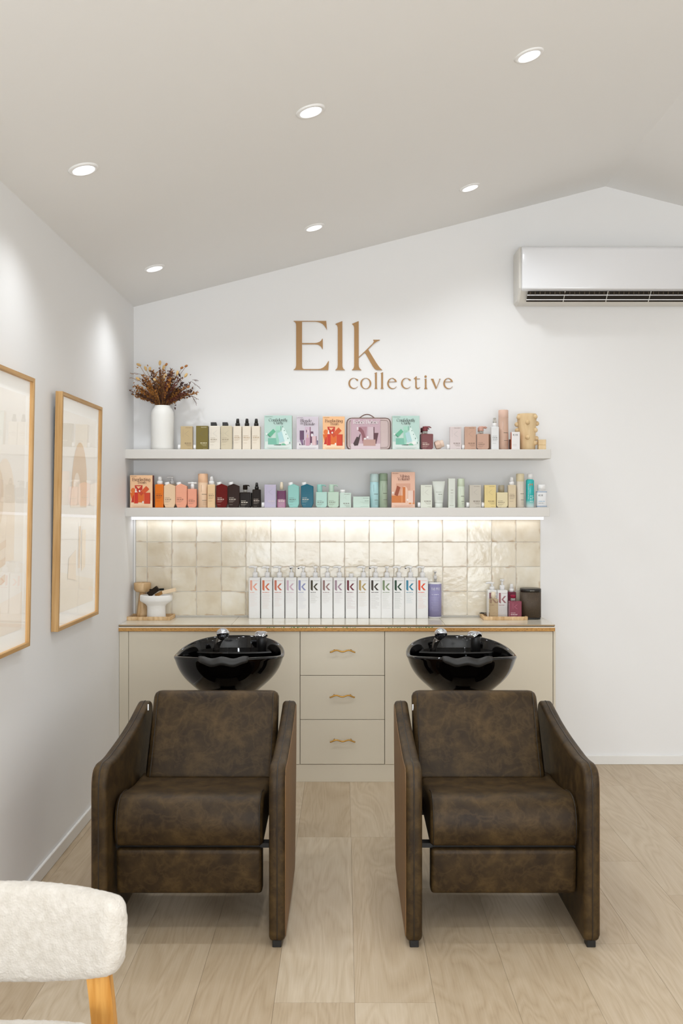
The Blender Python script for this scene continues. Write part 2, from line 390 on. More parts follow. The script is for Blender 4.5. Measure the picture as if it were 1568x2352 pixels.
# ------------------------------------------------------------------ room shell
XR = 4.478; XRIDGE = 1.598; ZL = 2.792; ZRIDGE = 3.529; YB = -3.0
slope = (ZRIDGE-ZL)/(XRIDGE-XL); TH = .08
b = MB(); b.box(XL-TH, XR+TH, YB-TH, YW+TH, -.06, -.004, mat('screed', (120, 104, 84), .8)); floor = struct(b.build('floor'))
b = MB(); b.loft([[(XL-TH, YW, -.06), (XR+TH, YW, -.06), (XR+TH, YW, ZL-slope*TH), (XRIDGE, YW, ZRIDGE+.0), (XL-TH, YW, ZL-slope*TH)],
                  [(XL-TH, YW+TH, -.06), (XR+TH, YW+TH, -.06), (XR+TH, YW+TH, ZL-slope*TH), (XRIDGE, YW+TH, ZRIDGE), (XL-TH, YW+TH, ZL-slope*TH)]], M_WALL)
wall_back = struct(b.build('wall_back'))
b = MB(); b.box(XL-TH, XL, YB, YW, 0, ZL, M_WALL); wall_left = struct(b.build('wall_left'))
b = MB(); b.box(XR, XR+TH, YB, YW, 0, ZL, M_WALL); struct(b.build('wall_right'))
b = MB()   # unseen rear wall, with an opening added to let outside light in
b.box(XL-TH, -1.2, YB-TH, YB, 0, ZL, M_WALL); b.box(4.35, XR+TH, YB-TH, YB, 0, ZL, M_WALL); b.box(-1.2, 4.35, YB-TH, YB, 2.5, ZL, M_WALL); b.box(-1.2, 4.35, YB-TH, YB, 0, .2, M_WALL)
b.loft([[(XL-TH, y, ZL), (XR+TH, y, ZL), (XRIDGE, y, ZRIDGE+.05)] for y in (YB-TH, YB)], M_WALL)
struct(b.build('wall_rear'))
b = MB(); b.loft([[(XL-TH, y, ZL-slope*TH), (XRIDGE, y, ZRIDGE), (XR+TH, y, ZL-slope*TH), (XR+TH, y, ZL+.1), (XRIDGE, y, ZRIDGE+.1), (XL-TH, y, ZL+.1)] for y in (YB-TH, YW+TH)], M_CEIL)
struct(b.build('ceiling'))
b = MB(); b.box(XL, XL+.012, YB, 5.46, 0, .06, M_TRIM, .003); struct(b.build('baseboard_left'))
b = MB(); b.box(1.215, XR, YW-.012, YW, 0, .055, M_TRIM, .003); struct(b.build('baseboard_back'))
# floor planks
PWID = .2556; PLEN = 1.52
pm = MB(); pm.box(-PWID/2+.0004, PWID/2-.0004, -PLEN/2+.0005, PLEN/2-.0005, -.004, 0, M_FLOOR); proto = None
i0 = int((XL-.035)/PWID)-1; i = i0
while .035+PWID*i < XR:
    x0 = .035+PWID*i; x1 = min(x0+PWID, XR); xs = max(x0, XL)
    if x1-xs > .02:
        yoff = [4.56, 3.95, 5.05, 3.45, 4.25, 5.4][i % 6]
        if i == -1: yoff = 4.56
        y = yoff-PLEN*6
        while y < YW:
            ya = max(y, YB); yb = min(y+PLEN, YW)
            if yb-ya > .03:
                full = abs(x1-xs-PWID) < 1e-6 and abs(yb-ya-PLEN) < 1e-6
                if full and proto:
                    o = bpy.data.objects.new('plank', proto.data); COL.objects.link(o)
                else:
                    q = MB(); hx = (x1-xs)/2; hy = (yb-ya)/2; q.box(-hx+.0004, hx-.0004, -hy+.0005, hy-.0005, -.004, 0, M_FLOOR)
                    o = q.build('plank')
                    if full: proto = o
                o.location = ((xs+x1)/2, (ya+yb)/2, 0); o.parent = floor
            y += PLEN
    i += 1

# ------------------------------------------------------------------ downlights
rad = .035*1.0
def downlight(x, y, label, group=None):
    z = ZL+slope*(x-XL) if x < XRIDGE else ZRIDGE-slope*(x-XRIDGE)
    ang = -math.atan(slope) if x < XRIDGE else math.atan(slope)
    t = thing('downlight', label, 'ceiling light', (x, y, z), group or 'recessed downlights in the sloping ceiling'); t.rotation_euler = (0, ang, 0)
    n = 28; R1, R0 = .058, .043
    q = MB(); q.lathe([(R0, .0), (R0, -.006), (R1-.004, -.006), (R1, -.001), (R1, .001)], M_CEIL, n); q.build('bezel', t)
    q = MB(); q.lathe([(R0-.001, -.0075), (R0-.001, -.0045)], mat('led_lens', (243, 244, 248), .3, emit=.67), n); q.build('lens', t)
    l = bpy.data.lights.new('spot', 'SPOT'); l.energy = SPOT_P; l.spot_size = math.radians(138); l.spot_blend = .9; l.shadow_soft_size = .045; l.color = (.915, .958, 1)
    o = bpy.data.objects.new('spot', l); o.parent = t; o.location = (0, 0, -.03); COL.objects.link(o)
nm = {(0, 0): 'leftmost downlight of the nearer row, above the left picture frame', (1, 0): 'middle downlight of the nearer row, high above the wall sign', (2, 0): 'rightmost downlight of the nearer row, uppermost light in view',
      (0, 1): 'leftmost downlight of the far row, above the dried flowers', (1, 1): 'middle downlight of the far row, just above the letters on the wall', (2, 1): 'rightmost downlight of the far row, left of the air conditioner'}
YR = [3.663, 5.162]
XS = [[-.995, -.127, .708], [-1.02, -.16, .68]]
for j in range(2):
    for i_ in range(3): downlight(XS[j][i_], YR[j], 'round white recessed '+nm[(i_, j)])
rown = {5.16: 'nearest the tiled wall', 3.66: 'second from the tiled wall', 2.16: 'third from the tiled wall', .66: 'above the viewpoint', -.84: 'behind the viewpoint'}
for y in (2.16, .66, -.84):
    for x, c_ in ((-1.0, 'beside the left wall'), (-.14, 'in the middle column'), (.69, 'toward the ridge')): downlight(x, y, 'recessed downlight on the left slope, row %s, %s' % (rown[y], c_), 'downlights outside the picture')
for y in (5.16, 3.66, 2.16, .66, -.84):
    for x in (3.5,): downlight(x, y, 'recessed downlight on the right slope, row %s' % rown[y], 'downlights on the far slope')

# ------------------------------------------------------------------ tiled splashback
ZC = .900   # worktop surface
tb = MB(); tb.box(XL+.014, 1.199, YW-.0098, YW-.0002, ZC+.001, 1.512, M_GROUT)
splash = tb.build('tiled_splashback'); tag(splash, 'beige handmade-look square tile splashback under the lower shelf', 'splashback')
cols = [306, 338.5, 395.3, 451.5, 508.5, 565, 622, 678, 734.5, 791, 847.5, 904, 960, 1015.7, 1072, 1127.8, 1183.6, 1239.5]
rows = [1182, 1244.8, 1301.5, 1358.2, 1413.5]
tm = None
for r_ in range(4):
    for c_ in range(17):
        xa, xb = X(cols[c_], YW), X(cols[c_+1], YW); za = Z(rows[r_+1], YW); zb = min(Z(rows[r_], YW), 1.513)
        if c_ == 0: xa = XL+.004+.011
        hx = (xb-xa)/2-.0016; hz = (zb-za)/2-.0016
        if tm and c_ > 0 and r_ > 0:
            o = bpy.data.objects.new('tile', tm.data); COL.objects.link(o); o.scale = (hx/.0733, 1, hz/.0733)
        else:
            q = MB(); q.prism(roundpoly([(-hx, -hz), (hx, -hz), (hx, hz), (-hx, hz)], .003, 2), -.004, .004, M_TILE, .0015)
            o = q.build('tile')
            if c_ > 0 and r_ > 0: tm = o; o.data.transform(Matrix.Diagonal((.0733/hx, 1, .0733/hz, 1))); o.scale = (hx/.0733, 1, hz/.0733)
        o.location = ((xa+xb)/2, YW-.009, (za+zb)/2); o.parent = splash
        o.rotation_euler = (random.uniform(-.006, .006), 0, random.uniform(-.006, .006))
b = MB(); b.box(XL+.001, XL+.013, YW-.014, YW, ZC, 1.513, M_TRIM, .002); struct(b.build('trim_1'))

# ------------------------------------------------------------------ floating shelves + led
YS = 5.618
M_SHELF = mat('white_shelf_paint', (217, 213, 207), .4)
ZU = H+130*YS/F; ZLo = H-4*YS/F
b = MB(); b.box(XL, X(1265, YS), YS, YW, ZU-.054, ZU, M_SHELF, .0015); tag(b.build('floating_shelf'), 'long white floating shelf, the upper one holding the vase', 'shelf', 'white floating shelves')
b = MB(); b.box(XL, X(1262, YS), YS, YW, ZLo-.052, ZLo, M_SHELF, .0015); tag(b.build('floating_shelf'), 'long white floating shelf, the lower one with the light strip beneath', 'shelf', 'white floating shelves')
t = thing('led_strip_light', 'glowing cool white light bar under the lower shelf', 'strip light', (0, 5.80, ZLo-.052))
zl1 = 0
b = MB(); b.box(XL+.002, X(1249, 5.79), -.014, .016, -.004, 0, M_TRIM); b.build('housing', t)
b = MB(); b.box(XL+.003, X(1248, 5.79), -.013, .014, -.021, -.004, mat('led_diffuser', (238, 241, 252), .4, emit=.76), .002); b.build('diffuser', t)
l = bpy.data.lights.new('led', 'AREA'); l.shape = 'RECTANGLE'; l.size = 2.44; l.size_y = .02; l.energy = LED_P; l.color = (.86, .91, 1)
o = bpy.data.objects.new('led', l); o.location = (-.04, 0, -.024); o.parent = t; COL.objects.link(o)

# ------------------------------------------------------------------ cabinet run
YC = 5.468       # door faces
YE = 5.455       # worktop front edge
cab = thing('base_cabinet', 'long cream base cabinet with drawer stack under the worktop', 'cabinet', (0, YC, 0))
def cbox(name, x0, x1, z0, z1, y0=0, y1=.018, mt=M_CABINET, parent=None, b_=.0012):
    q = MB(); q.box(x0, x1, y0, y1, z0, z1, mt, b_); return q.build(name, parent or cab)
zt = Z(1449.5, YC)
dz = [Z(1450.5, YC), Z(1551.5, YC), Z(1653, YC), Z(1755.5, YC)]
xa, xb, xc, xd, xe = X(272, YC)+.001, X(295, YC), X(689, YC), X(883, YC), X(1269.5, YC)
xf_ = X(1275.5, YC)
cbox('carcass', XL+.001, xe+.001, .1, dz[0]-.002, .0195, YW-YC-.001, M_GAP, b_=0)
cbox('filler_panel', XL+.001, xb-.001, dz[3], dz[0])
cbox('door', xb+.001, xc-.0018, dz[3], dz[0]); cbox('door', xd+.0018, xe-.001, dz[3], dz[0])
cbox('end_panel', xe+.002, xf_, 0.0, dz[0]+.002, 0, YW-YC-.001)
for i_ in range(3):
    d = cbox('drawer', xc+.0014, xd-.0014, dz[i_+1]+.0014, dz[i_]-(.0014 if i_ else 0))
    # wavy brass pull
    hc = [(757.5, 815.5, 1493.5), (757, 814.5, 1596.5), (757.5, 815.5, 1698.5)][i_]
    xm = X((hc[0]+hc[1])/2, YC); hw = (hc[1]-hc[0])/2*YC/F; zc = Z(hc[2], YC)
    q = MB(); pts = []
    for k in range(41):
        u = -1+2*k/40; pts.append((xm+u*hw, -.03, zc-.0045*math.cos(u*math.pi*2*1.0)-.003*u*u))
    q.tube(pts, .0042, M_BRASS, 8)
    for u in (-.66, .66): q.cyl((xm+u*hw, -.03, zc+.002), (xm+u*hw, 0, zc+.002), .004, M_BRASS, n=8)
    q.build('handle', d)
cbox('kickboard', XL+.001, xe+.001, 0, .1, .004, .02)
# worktop: chipboard build-up with porcelain slabs laid on it
wt = thing('worktop', 'raw chipboard-edged worktop with pale stone tiles on top', 'worktop', (0, YE, 0))
zc1 = Z(1443, YE); XE = X(1274.5, YE)
xm = X(811, YE)
for a_, b__ in ((XL+.001, xm-.0005), (xm+.0005, XE)):
    q = MB(); q.box(a_, b__, 0, YW-YE-.001, dz[0]+.003, Z(1442, YE), M_CHIP); q.build('chipboard_panel', wt)
M_LAM = mat('white_laminate', (228, 222, 208), .5)
q = MB(); q.box(XL+.001, XE, 0.0005, YW-YE-.001, Z(1442, YE), Z(1439.8, YE), M_LAM); q.build('laminate_sheet', wt)
q = MB(); q.box(XL+.001, XE-.003, .006, YW-YE-.001, Z(1439.8, YE), Z(1438, YE), mat('dark_gap', (60, 44, 30), .9)); q.build('gap_strip', wt)  # dark strip filling the gap between slabs and laminate
gm = mat('green_marker', (20, 132, 52), .6)
q = MB(); g_ = [(612, 632), (645, 652), (668, 706), (712, 732), (742, 766), (786, 800), (803, 816), (884, 922), (936, 941), (954, 992)]
for a_, b__ in g_:
    x = a_
    while x < b__:
        wl = random.choice([2, 3, 4, 5]); z1_ = random.uniform(.9, 1.9)
        q.poly([(X(x, YE), -.0002, Z(1441.8, YE)), (X(x+wl, YE), -.0002, Z(1441.8, YE)), (X(x+wl-.6, YE), -.0002, Z(1441.8-z1_, YE)), (X(x+.5, YE), -.0002, Z(1441.8-z1_*.8, YE))], gm); x += wl+random.choice([1.5, 2.5, 4])
q.build('marker_writing', wt)
def m_stone():
    k = NT('beige_porcelain_slab'); tc = k.n('TexCoord'); n = k.n('TexNoise', i_Scale=5.0, i_Detail=5); k.l(tc.outputs['Object'], n.inputs['Vector'])
    k.l(k.ramp([(.3, (208, 200, 182)), (.7, (220, 213, 199))], n.outputs[0]), k.b.inputs['Base Color']); k.b.inputs['Roughness'].default_value = .16; return k.m
M_STONE = m_stone(); M_STONE_E = mat('slab_cut_edge', (168, 142, 106), .6)
js = [XL+.0012, X(531, YE), X(1022, YE), XE]
for a_, b__ in zip(js[:-1], js[1:]):
    q = MB(); q.box(a_+.0008, b__-.0008, 0, YW-YE-.001, Z(1438, YE), ZC, M_STONE)
    q.face((0, 1, 5, 4), M_STONE_E)
    # cut edge is its own colour: reuse the front face
    q.mi[0] = q.m(M_STONE_E); q.f.pop(); q.mi.pop(); q.sm.pop()
    q.build('stone_tile', wt)

# ------------------------------------------------------------------ wall sign
M_SIGN = mat('bronze_acrylic_letters', (170, 128, 76), .45)
YSG = YW-.008
sign = thing('wall_sign', 'bronze brown serif lettering reading Elk collective on the white wall', 'sign', (0, YW, 0))
def sgn(pts, name='letter'):
    q = MB(); q.prism([(X(660+x/6.817, YW), Z(720+y/6.817, YW)) for x, y in pts], -.007, 0, M_SIGN); q.build(name, sign)
sgn([(97, 120), (606, 120), (618, 262), (602, 232), (580, 198), (548, 165), (510, 145), (475, 135), (440, 130), (228, 130), (228, 466), (430, 466), (465, 461), (500, 448), (525, 428), (545, 398), (552, 398), (552, 560), (545, 560), (528, 524), (500, 500), (468, 488), (430, 484), (228, 484), (228, 810), (231, 850), (240, 866), (260, 872), (480, 872), (520, 867), (560, 848), (600, 812), (640, 746), (648, 748), (638, 888), (97, 886), (97, 880), (118, 868), (130, 848), (136, 820), (137, 780), (137, 210), (135, 172), (126, 146), (112, 132), (97, 126)])
sgn([(858, 122), (858, 810), (862, 842), (874, 866), (897, 884), (897, 888), (750, 888), (750, 884), (770, 868), (782, 844), (787, 810), (787, 260), (785, 215), (775, 188), (750, 166)])
sgn([(1114, 122), (1114, 685), (1200, 603), (1290, 515), (1330, 475), (1348, 448), (1350, 432), (1340, 420), (1342, 414), (1445, 414), (1445, 420), (1400, 440), (1350, 475), (1300, 525), (1262, 565), (1390, 775), (1430, 832), (1455, 862), (1480, 882), (1480, 888), (1400, 886), (1370, 875), (1335, 830), (1300, 770), (1225, 635), (1205, 614), (1114, 697), (1114, 810), (1119, 842), (1132, 866), (1155, 884), (1155, 888), (1008, 888), (1008, 884), (1028, 868), (1040, 844), (1044, 810), (1044, 260), (1042, 215), (1032, 188), (1008, 166)])
def cr(outer, inner, a0, a1, n=26, extra=None):
    ox, oy, orx, ory = outer; ix, iy, irx, iry = inner
    q = MB(); P = lambda x, y, d: (X(790+x/6.03, YW), d, Z(840+y/6.03, YW))
    rings = []
    for k in range(n+1):
        a = math.radians(a0+(a1-a0)*k/n)
        o1 = (ox+orx*math.cos(a), oy-ory*math.sin(a)); i1 = (ix+irx*math.cos(a), iy-iry*math.sin(a))
        rings.append([P(*o1, -.005), P(*i1, -.005), P(*i1, 0), P(*o1, 0)])
    q.loft(rings, M_SIGN)
    for pl in (extra or []):
        q.prism([(X(790+x/6.03, YW), Z(840+y/6.03, YW)) for x, y in pl], -.005, 0, M_SIGN)
    q.build('letter', sign)
def sgl(*pls):
    q = MB()
    for pl in pls: q.prism([(X(790+x/6.03, YW), Z(840+y/6.03, YW)) for x, y in pl], -.005, 0, M_SIGN)
    q.build('letter', sign)
def ell(cx, cy, rx, ry, rot=0, n=14):
    c, s = math.cos(math.radians(rot)), math.sin(math.radians(rot))
    return [(cx+rx*math.cos(t)*c-ry*math.sin(t)*s, cy+rx*math.cos(t)*s+ry*math.sin(t)*c) for t in [2*math.pi*k/n for k in range(n)]]
def letter_c(dx): cr((130+dx, 245, 71, 75), (141+dx, 242, 60, 68), 62, 322, extra=[[(150+dx, 178), (172+dx, 182), (190+dx, 190), (197+dx, 200), (190+dx, 209), (176+dx, 208), (160+dx, 190)]])
def letter_e(dx): cr((666+dx, 247, 70, 76), (676+dx, 244, 58, 69), 75, 325, extra=[[(612+dx, 222), (729+dx, 218), (727+dx, 224), (612+dx, 228)], [(664+dx, 172), (690+dx, 177), (714+dx, 192), (729+dx, 219), (702+dx, 220), (697+dx, 202), (684+dx, 186), (664+dx, 177)]])
letter_c(0); cr((300, 247, 77, 76), (300, 246, 53, 70), 0, 360, 30)
for dx in (0, 85): sgl([(453+dx, 90), (453+dx, 300), (460+dx, 320), (420+dx, 322), (428+dx, 300), (428+dx, 112), (418+dx, 106)])
letter_e(0); letter_c(728)
sgl([(1003, 143), (1003, 178), (1050, 178), (1050, 185), (1003, 185), (1004, 285), (1010, 304), (1024, 308), (1055, 296), (1040, 314), (1015, 325), (995, 318), (985, 300), (984, 185), (964, 183), (964, 178)])
sgl([(1139, 180), (1140, 300), (1153, 322), (1108, 323), (1118, 300), (1118, 195), (1108, 190)], ell(1127, 151, 16, 16))
sgl([(1200, 182), (1240, 182), (1237, 190), (1277, 300), (1320, 190), (1313, 182), (1336, 182), (1328, 190), (1276, 322), (1266, 322), (1208, 195)])
letter_e(776)

# ------------------------------------------------------------------ split air conditioner
ac = thing('air_conditioner', 'white wall-mounted split air conditioner with open louvre', 'air conditioner', (1.035, YW, 2.79))
def ext_x(mb, prof, x0, x1, mt, bev, sm=False):
    ins = inset(prof, bev)
    mb.loft([[(x0, y, z) for y, z in ins], [(x0+bev, y, z) for y, z in prof], [(x1-bev, y, z) for y, z in prof], [(x1, y, z) for y, z in ins]], mt, sm); return mb
body = roundpoly([(0, .018), (0, .325), (-.19, .325), (-.205, .07), (-.13, .0), (-.02, .0)], [.004, .02, .03, .01, .02, .01], 4)
q = MB(); ext_x(q, body, 0, 1.08, M_ACS, .012); q.build('housing', ac)
fp = roundpoly([(-.19, .322), (-.226, .308), (-.232, .062), (-.205, .052)], [.006, .02, .008, .003], 4)
q = MB(); ext_x(q, fp, .012, 1.068, M_AC, .006, True); q.build('front_panel', ac)
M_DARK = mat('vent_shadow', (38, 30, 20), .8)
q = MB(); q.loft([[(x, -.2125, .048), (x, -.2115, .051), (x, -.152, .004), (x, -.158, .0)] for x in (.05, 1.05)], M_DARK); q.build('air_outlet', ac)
for k in range(4):
    q = MB(); x = .265+.2525*k
    q.loft([[(x+dx, -.222, .05), (x+dx, -.215, .05), (x+dx, -.162, .0), (x+dx, -.17, -.003)] for dx in (0, .0035)], M_ACS); q.build('vane', ac)
for (y, z) in ((-.2, .026), (-.178, .004)):
    q = MB(); q.box(.045, 1.055, y-.012, y-.006, z, z+.0045, M_AC); q.build('louvre', ac)
for k in range(34):
    q = MB(); x = .06+.029*k
    q.box(x, x+.006, -.2145, -.205, .03, .048, mat('dark_fin', (66, 54, 38), .7)); q.xf(Matrix.Translation((0, 0, 0))); q.build('fin', ac)

# ------------------------------------------------------------------ framed pictures on the left wall
def picture(name_label, y0, y1, z0, z1, art):
    """built facing +x, hinged at its lower back edge, top tipped off the wall"""
    t = thing('picture_frame', name_label, 'picture', (XL+.002, y0, z0), 'oak framed prints on the left wall')
    t.rotation_euler = (0, math.radians(1.1), 0)
    W_, H_ = y1-y0, z1-z0; fw = .016; D_ = .031
    for (a, b1, c, d, mt) in ((0, fw, 0, H_, M_OAK), (W_-fw, W_, 0, H_, M_OAK)):
        q = MB(); q.box(0, D_, a, b1, c, d, mt, .0008); q.build('frame_rail', t)
    for c, d in ((0, fw), (H_-fw, H_)):
        q = MB(); q.box(0, D_, fw, W_-fw, c, d, M_OAKH, .0008); q.build('frame_rail', t)
    q = MB(); q.box(.008, .016, fw, W_-fw, fw, H_-fw, mat('mat_board', (226, 225, 222), .7)); q.build('mount', t)
    q = MB(); ay0, ay1, az0, az1 = fw+.05, W_-fw-.05, fw+.06, H_-fw-.06
    q.poly([(.0163, ay0, az0), (.0163, ay1, az0), (.0163, ay1, az1), (.0163, ay0, az1)], mat('print_paper', (220, 216, 210), .7))
    for n_, (rgb, pl) in enumerate(art):
        q.poly([(.0166+.0002*n_, ay0+u*(ay1-ay0), az0+v*(az1-az0)) for u, v in pl], mat('print_ink', rgb, .7))
    q.build('art_print', t)
    q = MB(); q.poly([(.0225, fw, fw), (.0225, W_-fw, fw), (.0225, W_-fw, H_-fw), (.0225, fw, H_-fw)], M_GLASS); q.build('glass_pane', t)
def arch(cx, w_, z0, z1, n=14):
    r = w_/2; zz = z1-r*1.0
    return [(cx-r, z0), (cx+r, z0), (cx+r, zz)]+[(cx+r*math.cos(math.pi*k/n), zz+(z1-zz)*math.sin(math.pi*k/n)) for k in range(1, n)]+[(cx-r, zz)]
artA = [((219, 212, 201), [(0, 0), (1, 0), (1, .12), (0, .2)]), ((209, 190, 168), arch(.5, .46, .52, .86)), ((222, 212, 200), arch(.42, .22, .52, .70)), ((219, 208, 194), arch(.3, .12, .52, .62)),
        ((216, 200, 180), [(.5, .2), (.56, .2), (.56, .42), (.5, .42)]), ((221, 209, 192), [(.6, .18), (.72, .2), (.72, .4), (.6, .4)]), ((219, 208, 193), [(.2, .16), (.44, .14), (.42, .3), (.22, .26)])]
artB = [((220, 212, 202), [(0, 0), (1, 0), (1, .16), (0, .1)]), ((218, 208, 195), arch(.62, .4, .3, .72)), ((212, 197, 180), [(.5, .2), (.66, .22), (.66, .25), (.5, .23)]), ((212, 197, 180), [(.5, .27), (.66, .29), (.66, .32), (.5, .30)]), ((212, 197, 180), [(.5, .34), (.66, .36), (.66, .39), (.5, .37)]), ((209, 194, 175), ell(.5, .56, .1, .12)), ((217, 205, 190), [(.4, .05), (.58, .04), (.58, .12), (.4, .12)])]
picture('oak framed abstract print on the left wall, the farther one fully in view', 4.19, 4.885, 1.026, 2.08, artA)
picture('oak framed abstract print on the left wall, the nearer one cut by the left edge', 3.12, 3.818, 1.02, 2.085, artB)

# ------------------------------------------------------------------ shampoo chairs
def arm(t, side):
    """side +1 right of chair. y back, z up"""
    pr = roundpoly([(.0, .019), (.0, .652), (.16, .640), (.40, .658), (.59, .682), (.84, .735), (.80, .40), (.70, .02), (.45, .019)], [.035, .095, .05, .1, .1, .075, .2, .04, 0], 6)
    hw = .346; th = .057; vt = .001
    xo = hw-vt; xi = xo-th
    # leather pad with rounded edges
    q = MB(); rr_ = []
    for dx, ins in ((0, .012), (.0035, .005), (.010, .0005), (.018, 0), (th-.018, 0), (th-.010, .0005), (th-.0035, .005), (th, .012)):
        pl = inset(pr, ins) if ins else pr
        rr_.append([(side*(xi+dx), y, z) for y, z in pl])
    if side < 0: rr_ = rr_[::-1]
    q.loft(rr_, M_LEATHER, True); a = q.build('armrest', t)
    # piping seam along the edge
    q = MB(); xm_ = side*(xi+th*.52); n0 = len(pr); pts = [(xm_, y, z) for y, z in pr]
    k0 = 3; seq = pts[k0:-8]
    q.tube(seq, .0022, M_PIPING, 6); q.build('piping', a)
    q = MB(); vp = inset(pr, .0135); rr_ = [[(side*x_, y, z) for y, z in (vp if k_ == 0 else inset(pr, .0145))] for k_, x_ in enumerate((xo-.004, hw+.001))]
    if side < 0: rr_ = rr_[::-1]
    q.loft(rr_, M_VENEER); q.build('veneer_panel', t)['label'] = 'walnut veneer outer side panel'
    for yy in (.012, .60):
        q = MB(); xx = side*(xi+.028); q.box(xx-.016, xx+.016, yy, yy+.04, 0, .026, M_STEEL, .002); q.build('foot', t)
def seatprof(mb, prof, hw, mt, e=.014):
    """extrude a (y,z) cushion profile along x with soft sides"""
    rings = []
    for dx, ins in ((0, e), (e*.25, e*.45), (e*.8, e*.1), (e*1.5, 0)):
        pl = inset(prof, ins) if ins else prof; rings.append([(-hw+dx, y, z) for y, z in pl])
    for dx, ins in ((e*1.5, 0), (e*.8, e*.1), (e*.25, e*.45), (0, e)):
        pl = inset(prof, ins) if ins else prof; rings.append([(hw-dx, y, z) for y, z in pl])
    mb.loft(rings, mt, True); return mb
def welt(mb, prof, hw, side, k0, k1, r=.0018):
    mb.tube([(side*(hw-.012), y, z) for y, z in prof[k0:k1]], r, M_PIPING, 5)
def chair(label, cx, bx, taps, yaw, so, bo):
    t = thing('shampoo_chair', label, 'chair', (cx, 3.408, 0), 'brown leather salon wash chairs')
    arm(t, 1); arm(t, -1)
    sp = roundpoly([(.085, .333), (.066, .40), (.085, .486), (.155, .513), (.28, .488), (.42, .470), (.60, .470), (.60, .36), (.14, .333)], [.02, .05, .05, .06, .1, .05, .03, .03, 0], 6)
    q = MB(); seatprof(q, sp, .271, M_LEATHER, .014); s = q.build('seat_cushion', t); s.location.x = so
    for sd in (-1, 1): q = MB(); welt(q, sp, .271, sd, 2, 30); q.build('piping', s)
    fp_ = roundpoly([(.100, .154), (.088, .322), (.165, .322), (.165, .154)], .018, 4)
    q = MB(); seatprof(q, fp_, .266, M_LEATHER, .010); q.build('footrest', t).location.x = so
    bp = roundpoly([(.485, .462), (.60, .64), (.663, .772), (.70, .790), (.765, .768), (.74, .70), (.64, .45)], [.03, .2, .04, .03, .04, .05, .03], 6)
    q = MB(); seatprof(q, bp, .265, M_LEATHER, .022); s = q.build('backrest', t); s.location.x = bo
    for sd in (-1, 1): q = MB(); welt(q, bp, .257, sd, 3, 22); q.build('piping', s)
    q = MB(); q.box(-.277, -.272, .655, .66, .71, .735, M_WHITE); q.build('care_tag', t)
    # steel understructure
    q = MB(); q.box(-.285, .285, .12, .16, .318, .335, M_STEEL); q.box(-.285, .285, .55, .6, .30, .36, M_STEEL)
    for x in (-.2, .2): q.box(x-.015, x+.015, .14, .62, .318, .336, M_STEEL)
    q.build('seat_frame', t)
    q = MB(); q.loft([rr(.30, .26, .03, 0, cy=.98), rr(.30, .26, .03, .02, cy=.98), rr(.22, .2, .03, .04, cy=1.0), rr(.2, .18, .03, .66, cy=1.06)], M_STEEL, False); q.build('basin_pedestal', t)
    # ---- basin
    bz = MB(); n = 48
    yc = 1.13
    def plan(a, w_, lf, lb, yo=0):
        c, s_ = math.cos(a), math.sin(a)
        e = .80 if s_ > 0 else .92
        x = w_*(abs(c)**e)*(1 if c >= 0 else -1); y = (lb if s_ > 0 else lf)*(abs(s_)**(.86 if s_ > 0 else .95))*(1 if s_ >= 0 else -1)
        return x, yc+yo+y
    def rim(y, x):
        u = (y-yc)
        zz = .872+(.043*max(0, u/.36)**1.3 if u > 0 else .026*(min(1, -u/.26))**1.6)
        zz -= .013*math.exp(-(x/.085)**2)*(1 if u < -.1 else 0)
        return zz
    def ring(w_, lf, lb, dz_=0, flat=None, yo=0, mixf=1.0):
        r_ = []
        for k in range(n):
            x, y = plan(2*math.pi*k/n, w_, lf, lb, yo)
            zr = rim(*((y, x))); z = zr+dz_ if flat is None else zr*mixf+flat*(1-mixf)
            r_.append((x, y, z))
        return r_
    outer = [ring(.085, .09, .10, flat=.655, mixf=0, yo=.0), ring(.105, .13, .14, flat=.672, mixf=0), ring(.14, .165, .20, flat=.712, mixf=0), ring(.208, .218, .288, flat=.762, mixf=.03), ring(.243, .243, .334, flat=.815, mixf=.08), ring(.254, .255, .355, flat=.85, mixf=.4), ring(.260, .26, .362, -.008), ring(.259, .259, .361, -.001), ring(.254, .254, .356, .004), ring(.247, .247, .349, .005), ring(.240, .240, .342, .001), ring(.236, .236, .338, -.008)]
    inner = [ring(.232, .228, .332, -.03), ring(.222, .215, .32, flat=.80, mixf=.25), ring(.19, .18, .28, flat=.755, mixf=0), ring(.12, .12, .18, flat=.725, mixf=0), ring(.03, .03, .03, flat=.715, mixf=0)]
    bz.loft(outer+inner, M_BLACK, True)
    basin = bz.build('wash_basin', t); basin.location = (bx, 0, 0); sb_ = basin.modifiers.new('s', 'SUBSURF'); sb_.levels = 1; sb_.render_levels = 2
    # tap ledge across the rear of the bowl
    lg = MB(); L = []
    def yfr(x): return yc+.155+.03*(x/.19)**2*1.0
    pts = []
    for k in range(15):
        x = -.185+.37*k/14; pts.append((x, yfr(x)))
    top = pts+[( .165, yc+.26), (.10, yc+.318), (-.10, yc+.318), (-.165, yc+.26)]
    lg.loft([[(x, y, .80) for x, y in top], [(x, y, .853) for x, y in top], [(x*.985, yc+.2+(y-yc-.2)*.94, .860) for x, y in top]], M_BLACK, False)
    lg.build('tap_ledge', basin)
    # plug hole
    # neck rest pad over the front rim
    nr = MB(); rings = []
